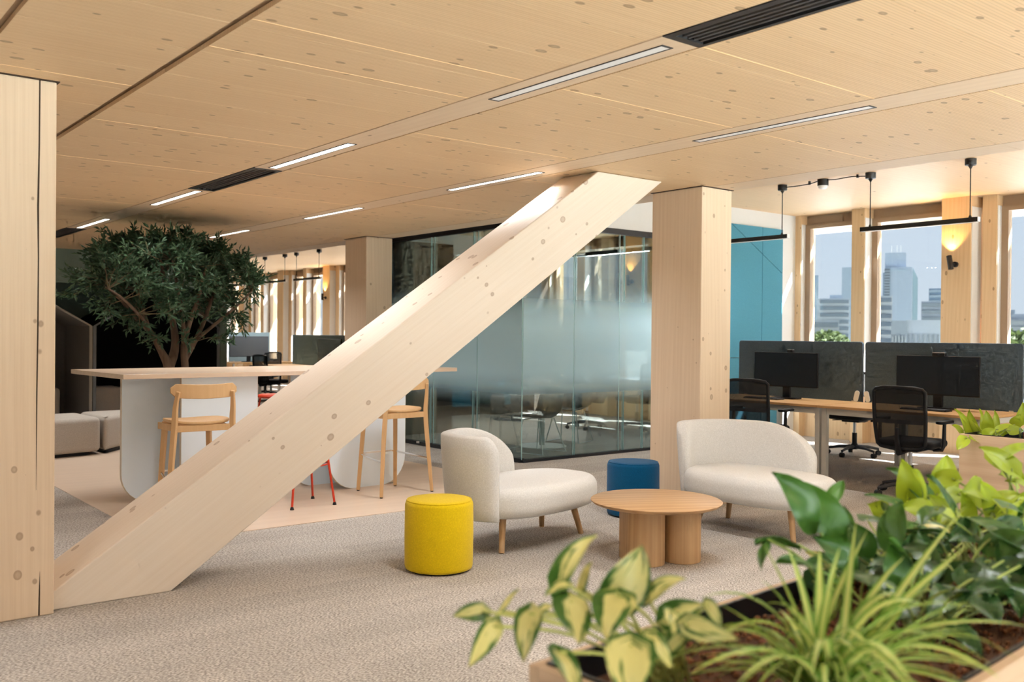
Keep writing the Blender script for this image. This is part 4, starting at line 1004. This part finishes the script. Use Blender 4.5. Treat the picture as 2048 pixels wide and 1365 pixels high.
LIME_C = [[2.383, 1.29, 0.973, 2.371, 1.301, 1.081, 0.074], [2.496, 1.264, 0.985, 2.564, 1.274, 1.083, 0.09], [2.368, 1.238, 0.982, 2.298, 1.231, 1.069, 0.077], [2.615, 1.233, 0.951, 2.677, 1.247, 1.022, 0.061], [2.561, 1.148, 0.935, 2.532, 1.172, 1.025, 0.074], [2.658, 1.198, 0.944, 2.719, 1.149, 0.979, 0.06], [2.389, 1.157, 0.953, 2.296, 1.168, 0.943, 0.063], [2.33, 1.205, 0.965, 2.176, 1.2, 0.989, 0.057], [2.419, 1.197, 0.931, 2.378, 1.23, 0.995, 0.065], [2.478, 1.086, 0.954, 2.409, 1.013, 0.954, 0.062], [2.509, 1.189, 0.922, 2.494, 1.202, 0.994, 0.066], [2.334, 1.329, 0.933, 2.257, 1.327, 0.968, 0.065]]
DARK_D = [[2.334, 1.137, 0.975, 2.23, 1.157, 1.071, 0.057], [2.081, 1.148, 0.954, 2.073, 1.026, 0.976, 0.068], [2.226, 1.031, 0.956, 2.073, 1.026, 0.956, 0.073], [2.16, 0.957, 0.976, 2.095, 0.88, 0.955, 0.065], [2.009, 1.205, 0.919, 1.865, 1.192, 0.929, 0.064], [2.047, 1.046, 0.92, 1.925, 1.016, 0.868, 0.065], [2.041, 0.924, 0.933, 1.962, 0.858, 0.886, 0.062], [1.999, 0.956, 0.911, 1.927, 0.886, 0.876, 0.062], [2.022, 0.874, 0.914, 1.937, 0.814, 0.861, 0.056], [1.876, 1.056, 0.931, 1.751, 1.028, 0.894, 0.058], [2.105, 1.064, 0.942, 1.939, 1.069, 0.947, 0.067], [1.876, 0.927, 0.895, 1.748, 0.902, 0.874, 0.059], [1.872, 0.866, 0.899, 1.8, 0.795, 0.871, 0.057], [2.299, 0.973, 0.957, 2.254, 1.01, 0.979, 0.058], [1.766, 0.951, 0.888, 1.688, 0.949, 0.864, 0.053]]
SPIDER_T = [[1.247, 0.92, 1.077], [1.322, 0.924, 1.056], [1.455, 0.881, 1.088], [1.517, 0.896, 1.065], [1.519, 0.83, 1.029], [1.701, 0.813, 1.1], [1.603, 0.762, 1.05], [1.528, 0.63, 0.959], [1.418, 0.654, 1.0], [1.351, 0.644, 1.024], [1.175, 0.977, 0.986], [1.128, 0.912, 1.001], [1.083, 0.859, 0.98], [1.008, 0.854, 0.938], [0.975, 0.753, 0.958], [1.005, 0.665, 0.989], [1.168, 0.829, 0.988], [1.121, 0.636, 1.001], [1.103, 0.586, 0.973], [1.203, 0.57, 0.96], [1.286, 0.567, 0.95], [1.368, 0.63, 0.971], [1.45, 0.756, 0.974], [1.58, 0.781, 1.017], [1.246, 0.92, 1.015], [1.408, 0.919, 1.041], [1.345, 0.842, 1.067], [1.467, 0.807, 0.979]]
FAR_E = [[5.585, 2.696, 0.837, 5.509, 2.719, 0.892, 0.07], [5.619, 2.668, 0.826, 5.534, 2.7, 0.987, 0.07], [5.642, 2.65, 0.838, 5.584, 2.659, 0.982, 0.07], [5.677, 2.622, 0.838, 5.639, 2.615, 0.988, 0.07], [5.598, 2.557, 0.872, 5.563, 2.548, 0.984, 0.07], [5.735, 2.576, 0.833, 5.708, 2.56, 0.977, 0.07], [5.644, 2.521, 0.872, 5.687, 2.448, 0.905, 0.07], [5.564, 2.584, 0.865, 5.5, 2.598, 0.931, 0.07], [5.519, 2.492, 0.839, 5.488, 2.478, 0.813, 0.07], [5.655, 2.511, 0.837, 5.658, 2.471, 0.858, 0.07], [5.396, 2.591, 0.829, 5.331, 2.604, 0.769, 0.07], [5.441, 2.555, 0.823, 5.389, 2.558, 0.832, 0.07], [5.723, 2.458, 0.902, 5.714, 2.427, 0.963, 0.07], [5.85, 2.484, 0.908, 5.832, 2.461, 1.029, 0.07], [5.597, 2.43, 0.877, 5.628, 2.367, 0.88, 0.07], [5.485, 2.519, 0.847, 5.499, 2.47, 0.89, 0.07]]
rng=random.Random(5)
PA=radians(4.5)
def planter(name,loc,rz,L,W,H,label,mat,strip=False):
    """box planter: local x along length, y to the back"""
    r=empty(name,loc,rz); tag(r,label,'planter'); t=.02
    MB().box(0,L,0,t,0,H).build('side_board',mat,r,bevel=.0015); MB().box(0,L,W-t,W,0,H).build('side_board',mat,r,bevel=.0015)
    MB().box(0,t,t+.001,W-t-.001,0,H).build('end_board',M['planterwood'],r,bevel=.0015); MB().box(L-t,L,t+.001,W-t-.001,0,H).build('end_board',M['planterwood'],r,bevel=.0015)
    k=t+.001; q=k+.006
    MB().box(k,L-k,k,q,.5,H+.004).box(k,L-k,W-q,W-k,.5,H+.004).box(k,q,q,W-q,.5,H+.004).box(L-q,L-k,q,W-q,.5,H+.004).box(q,L-q,q,W-q,.5,.52).build('liner',M['liner'],r)
    sm=MB().box(q,L-q,q,W-q,H-.09,H-.05); sm.build('substrate',flat('clay_base',(.10,.042,.02),.95),r)
    return r
e1=Vector((cos(PA),sin(PA),0)); e2=Vector((-sin(PA),cos(PA),0))
corner=Vector((1.012,1.21,0))-e2*.545
pl=planter('planter_box',corner,PA,2.35,.545,.85,'long oak planter box full of mixed plants at the bottom right',M['planterwood_x'])
# clay pebbles
pg=MB(); rg=random.Random(3)
ico=[(0,0,1),(.89,0,.45),(.28,.85,.45),(-.72,.53,.45),(-.72,-.53,.45),(.28,-.85,.45),(.72,.53,-.45),(-.28,.85,-.45),(-.89,0,-.45),(-.28,-.85,-.45),(.72,-.53,-.45),(0,0,-1)]
icf=[(0,1,2),(0,2,3),(0,3,4),(0,4,5),(0,5,1),(1,6,2),(2,7,3),(3,8,4),(4,9,5),(5,10,1),(2,6,7),(3,7,8),(4,8,9),(5,9,10),(1,10,6),(6,11,7),(7,11,8),(8,11,9),(9,11,10),(10,11,6)]
for i in range(2600):
    x=rg.uniform(.03,2.3); y=rg.uniform(.03,.51); s=rg.uniform(.004,.0075); z=.802+rg.uniform(-.002,.010)
    pg.add([(x+a*s*1.2,y+b*s,z+c*s) for a,b,c in ico],icf)
o=pg.build('clay_pebbles',flat('clay_pebble',(.20,.075,.03),.9,noise=.5,nscale=60),pl); o['kind']='stuff'
M['potA']=leafmat('variegated_leaf',(.045,.13,.016),(.62,.58,.22),mode='var',rough=.35,trans=.28)
M['lime']=leafmat('lime_leaf',(.30,.42,.02),(.47,.56,.05),mode='plain',rough=.4,trans=.38)
M['deep']=leafmat('deep_green_leaf',(.022,.075,.018),(.05,.13,.03),mode='plain',rough=.28,trans=.2)
M['lily']=leafmat('lily_leaf',(.085,.22,.03),(.035,.115,.02),mode='plain',rough=.3,trans=.25)
M['spider']=leafmat('spider_leaf',(.56,.62,.19),(.17,.33,.045),mode='stripe',rough=.4,trans=.3)
M['stem']=flat('green_stem',(.26,.33,.07),.5); M['stemy']=flat('yellow_stem',(.42,.44,.12),.5)
plant('pothos_plant','variegated cream and green pothos trailing over the planter corner','plant',(1.22,1.06,.80),POTHOS_A,M['potA'],M['stemy'],rng,upk=.35)
plant('peace_lily','glossy green peace lily with upright pointed leaves in the planter','plant',(1.78,1.10,.80),LILY_B,M['lily'],M['stem'],rng,'lance',.35,upk=.3)
plant('lime_pothos','lime green pothos at the far end of the long planter','plant',(2.42,1.15,.80),LIME_C,M['lime'],M['stem'],rng,upk=.35)
plant('dark_pothos','dark green pothos filling the middle of the long planter','plant',(2.05,.98,.80),DARK_D,M['deep'],M['stem'],rng,upk=.45)
def scatter(n,u0,u1,v0,v1,L0,L1,zlo,zhi,seed,wk=.62):
    rg=random.Random(seed); out=[]
    for i in range(n):
        c=corner+e1*rg.uniform(u0,u1)+e2*rg.uniform(v0,v1); z=rg.uniform(zlo,zhi); a=rg.uniform(0,2*pi); Ln=rg.uniform(L0,L1); dz=rg.uniform(-.6,.7)*Ln
        h=sqrt(max(.0004,Ln*Ln-dz*dz)); out.append([c.x,c.y,z,c.x+h*cos(a),c.y+h*sin(a),z+dz,Ln*wk*rg.uniform(.8,1.1)])
    return out
plant('philodendron_plant','leafy dark green philodendron between the spider plant and the planter rim','plant',(1.75,.93,.80),scatter(30,.62,1.15,.05,.50,.07,.115,.84,.97,31),M['deep'],M['stem'],rng,upk=.5)
plant('philodendron_plant','leafy green philodendron at the right edge of the long planter','plant',(2.25,.98,.80),scatter(34,1.0,1.7,.05,.50,.075,.125,.85,1.02,32),M['lily'],M['stem'],rng,upk=.5)
plant('neon_pothos','yellow green pothos tuft behind the dark philodendron leaves','plant',(2.75,1.15,.80),scatter(26,1.45,1.95,.15,.52,.08,.12,.88,1.07,33),M['lime'],M['stem'],rng,upk=.45)
plant('cream_pothos','small cream marbled pothos low in the planter beside the spider plant','plant',(2.0,1.05,.80),scatter(12,.8,1.5,.25,.5,.06,.085,.86,.96,34),M['potA'],M['stemy'],rng,upk=.5)
# spider plant: arching blades
sp_=empty('spider_plant',(1.30,.84,.80)); tag(sp_,'spider plant with long arching yellow green blades in the foreground','plant'); R=Vector((1.30,.84,.80))
def blade(tip,arch,w,rg):
    t=Vector(tip); d=t; hor=Vector((d.x,d.y,0)); Ln=max(.05,d.length)
    p0=Vector((rg.uniform(-.025,.025),rg.uniform(-.025,.025),0)); p1=p0+Vector((hor.x*.12,hor.y*.12,max(.1,arch))); p2=p0.lerp(t,.62)+Vector((0,0,arch*.62))
    pts=bez(p0,p1,p2,t,12); mb=MB(); mb.uv=[]; n=len(pts)
    side=Vector((-hor.y,hor.x,0)); side=side.normalized() if side.length>1e-4 else Vector((1,0,0))
    tw=rg.uniform(-.5,.5)
    for i,p in enumerate(pts):
        v=i/(n-1); ww=w*.5*min(1,.45+v*2.5)*(1-v**3.2)+.0004
        tg=(pts[min(i+1,n-1)]-pts[max(i-1,0)]).normalized(); nr=side.cross(tg).normalized(); s=(side*cos(tw*v)+nr*sin(tw*v))
        for k,u in enumerate((-1,-.5,0,.5,1)):
            mb.v.append(tuple(p+s*(ww*u)+nr*(-abs(u)*ww*.45+ww*.0))); mb.uv.append((u,v))
    for i in range(n-1):
        for k in range(4):
            a=i*5+k; mb.f.append((a,a+1,a+6,a+5))
    mb.build('blade',M['spider'],sp_,smooth=True,angle=90)
rg=random.Random(21)
for t in SPIDER_T:
    tt=Vector(t)-R; blade(tt,rg.uniform(.10,.17) if tt.z<.2 else rg.uniform(.05,.10),rg.uniform(.016,.022),rg)
for i in range(60):
    a=rg.uniform(0,2*pi); Ln=rg.uniform(.12,.30); zt=rg.uniform(-.02,.16); blade((Ln*cos(a),Ln*sin(a),zt),rg.uniform(.08,.2),rg.uniform(.012,.019),rg)
# far planter
fp=planter('planter_box',(5.94,1.35,0),radians(90),1.295,.50,.85,'oak planter box with lime green pothos at the right edge',M['planterwood_x'])
fp.location=(5.94,1.35,0)
plant('lime_pothos','lime green pothos in the planter at the right edge before the desk','plant',(5.62,2.52,.80),FAR_E,M['lime'],M['stem'],rng,upk=.35)
wg=empty('water_gauge',(5.55,2.33,.80)); tag(wg,'clear plastic water gauge standing in the right planter','gauge')
MB().lathe([(.03,0),(.03,.10),(.027,.10),(.027,.004),(.0,.004)],18).build('tube',M['glass_clear'],wg,smooth=True); MB().lathe([(.006,.004),(.006,.08)],8).build('float',M['red'],wg)

# ================================================================== CITY OUTSIDE
def building(a,b,ztop,depth,label,c,bands=0,z0=None,bandcol=(.16,.19,.23),cols=0,frac=.5,roof=None):
    A=Vector((a[0],a[1],0)); B=Vector((b[0],b[1],0)); d=(B-A); W=d.length; ang=atan2(d.y,d.x)
    r=empty('office_building',(A.x,A.y,-18),ang); tag(r,label,'building','buildings of the distant skyline')
    c=[c[0]*.40,c[1]*.42,c[2]*.45]; bandcol=[x*.45 for x in bandcol]; H=ztop+18; mt=flat('facade_'+label[:12],c,.7)  # distance haze is put into the bluish facade colours
    MB().box(0,W,0,depth,0,H).build('tower',mt,r)
    bm=flat('glazing_'+label[:12],bandcol,.25)
    if bands:
        zs=(z0 if z0 is not None else 2)+18; p=(H-zs)/bands; me=None
        for k in range(bands):
            z=zs+p*(k+.25); o=MB().box(W*.04,W*.96,-.35,0,z,z+p*frac).build('window_band',bm,r)
    if cols:
        for k in range(cols):
            x=W*(k+.3)/cols; MB().box(x,x+W/cols*.4,-.25,0,H-26,H-2.5).build('window_strip',bm,r)
    if roof:
        for (u0,u1,h) in roof: MB().box(W*u0,W*u1,depth*.2,depth*.8,H,H+h).build('roof_block',mt,r)
    return r
P_=(.62,.66,.72)
tw=building((364.4,208.9),(369.4,199.8),30.6,14,'pale faceted glass tower with notched crown between window posts',(.52,.58,.66),0,bandcol=(.20,.25,.32),roof=[(.0,.78,6.2)])
MB().prismY([(10.6,0),(12.6,0),(12.6,44),(10.6,48.5)],.5,10).build('glass_wing',flat('tower_wing',(.16,.22,.25),.3),tw)
MB().box(0,8.3,-.4,0,47.0,47.6).build('crown_line',flat('tower_line',(.2,.25,.3),.4),tw)
sw=MB().box(-.1,2.0,-.6,0,0,48.0).build('side_wall',flat('tower_side',(.075,.09,.11),.6),tw)
for k in range(26): MB().box(-.05,1.95,-.75,-.6,18+k*1.15,18.4+k*1.15).build('window_band',flat('tower_band',(.20,.22,.25),.5) if k==0 else bpy.data.materials['tower_band'],sw)
for an in (.25,.45,.6): MB().box(10*an,10*an+.12,3,3.12,54.6,57.8).build('antenna',M['greymetal'],tw)
building((402.5,231.7),(406.6,224.1),31.2,10,'slim blue tower close behind the faceted one',(.36,.43,.52))
building((431.3,290.4),(434.2,286.1),30.5,10,'thin pale tower at the left edge of the first window',(.42,.52,.60),roof=[(.3,1,3.5)])
building((440.5,276.3),(443.5,271.6),37.9,10,'rounded slim tower half hidden by the first window post',(.50,.57,.65))
building((317.1,209.4),(322.5,200.9),16.3,16,'low pale grey block in the first window',(.50,.55,.60),roof=[(.45,.9,1.4)])
building((208.9,137.4),(212.8,131.2),11.2,12,'stepped grey office block with white bands by the first post',(.62,.64,.66),9,-4,(.22,.27,.33))
building((165.6,112.2),(169.2,106.6),4.9,14,'long low white banded office in the first window',(.62,.63,.62),5,-5,(.24,.29,.34))
building((181.3,105.9),(182.9,103.1),10.1,8,'white balcony block at the left edge of the second window',(.68,.68,.67),9,-5,(.19,.23,.29))
building((148.9,84.1),(150.1,81.9),4.3,8,'grey ribbed block below the faceted tower',(.36,.39,.43),0,cols=5,bandcol=(.46,.49,.53))
building((157.9,86.4),(160.5,81.5),4.6,12,'white panel block with slit windows in the second window',(.66,.67,.68),0,cols=7,bandcol=(.3,.34,.38))
building((399.0,208.0),(401.4,203.4),23.1,10,'dark blue tower by the orange lit post',(.24,.32,.42),8,5,(.38,.46,.55))
building((291.6,154.5),(294.4,149.2),13.2,10,'grey blocky tower beside the orange lit post',(.46,.49,.54),5,2,(.30,.35,.4))
building((301.4,134.2),(303.1,130.6),10.4,10,'blue grey block in the right hand window',(.40,.45,.52),5,0,(.30,.36,.43))
building((274.6,120.8),(281.0,106.0),7.0,12,'long grey housing block in the right hand window',(.45,.47,.50),6,-3,(.34,.37,.41),roof=[(.1,.3,1.5),(.5,.7,1.0)])
building((258.0,170.0),(262.0,163.0),9.0,12,'grey white tower block seen through the meeting room windows',(.55,.57,.6),8,-4,(.3,.34,.38))
M['outleaf']=leafmat('street_tree_leaf',(.045,.07,.022),(.10,.125,.04),mode='plain',rough=.7,trans=.2)
def street_tree(x,y,z,s,label,seed):
    rg=random.Random(seed); r=empty('street_tree',(x,y,-18)); tag(r,label,'tree','street trees outside the windows')
    MB().tube([(0,0,0),(0,0,z+18-s*.6)],[s*.08,s*.05],8).build('trunk',M['bark'],r)
    f=MB(); f.uv=[]
    for i in range(900):
        d=Vector((rg.gauss(0,1),rg.gauss(0,1),rg.gauss(0,.8))).normalized()*s*(rg.uniform(.5,1)**.5)
        c=Vector((d.x,d.y,z+18+d.z*.8)); a=Vector((rg.gauss(0,1),rg.gauss(0,1),rg.gauss(0,1))).normalized()*s*.12; b=a.cross(Vector((rg.gauss(0,1),rg.gauss(0,1),rg.gauss(0,1)))).normalized()*s*.12
        k=len(f.v); f.v+=[tuple(c-a),tuple(c+b),tuple(c+a),tuple(c-b)]; f.f.append((k,k+1,k+2,k+3)); f.uv+=[(0,0),(1,.5),(0,1),(-1,.5)]
    o=f.build('crown',M['outleaf'],r); o['kind']='stuff'
street_tree(103,66.5,.2,2.6,'green street tree in the first window above the desk screen',1)
street_tree(97,59.5,-.6,2.2,'lower street tree right of the first one in the first window',2)
street_tree(112,47.5,.0,3.2,'yellowing street tree in the right hand window',3)
street_tree(120,46.2,-.4,3.4,'street tree at the right edge of the right hand window',4)
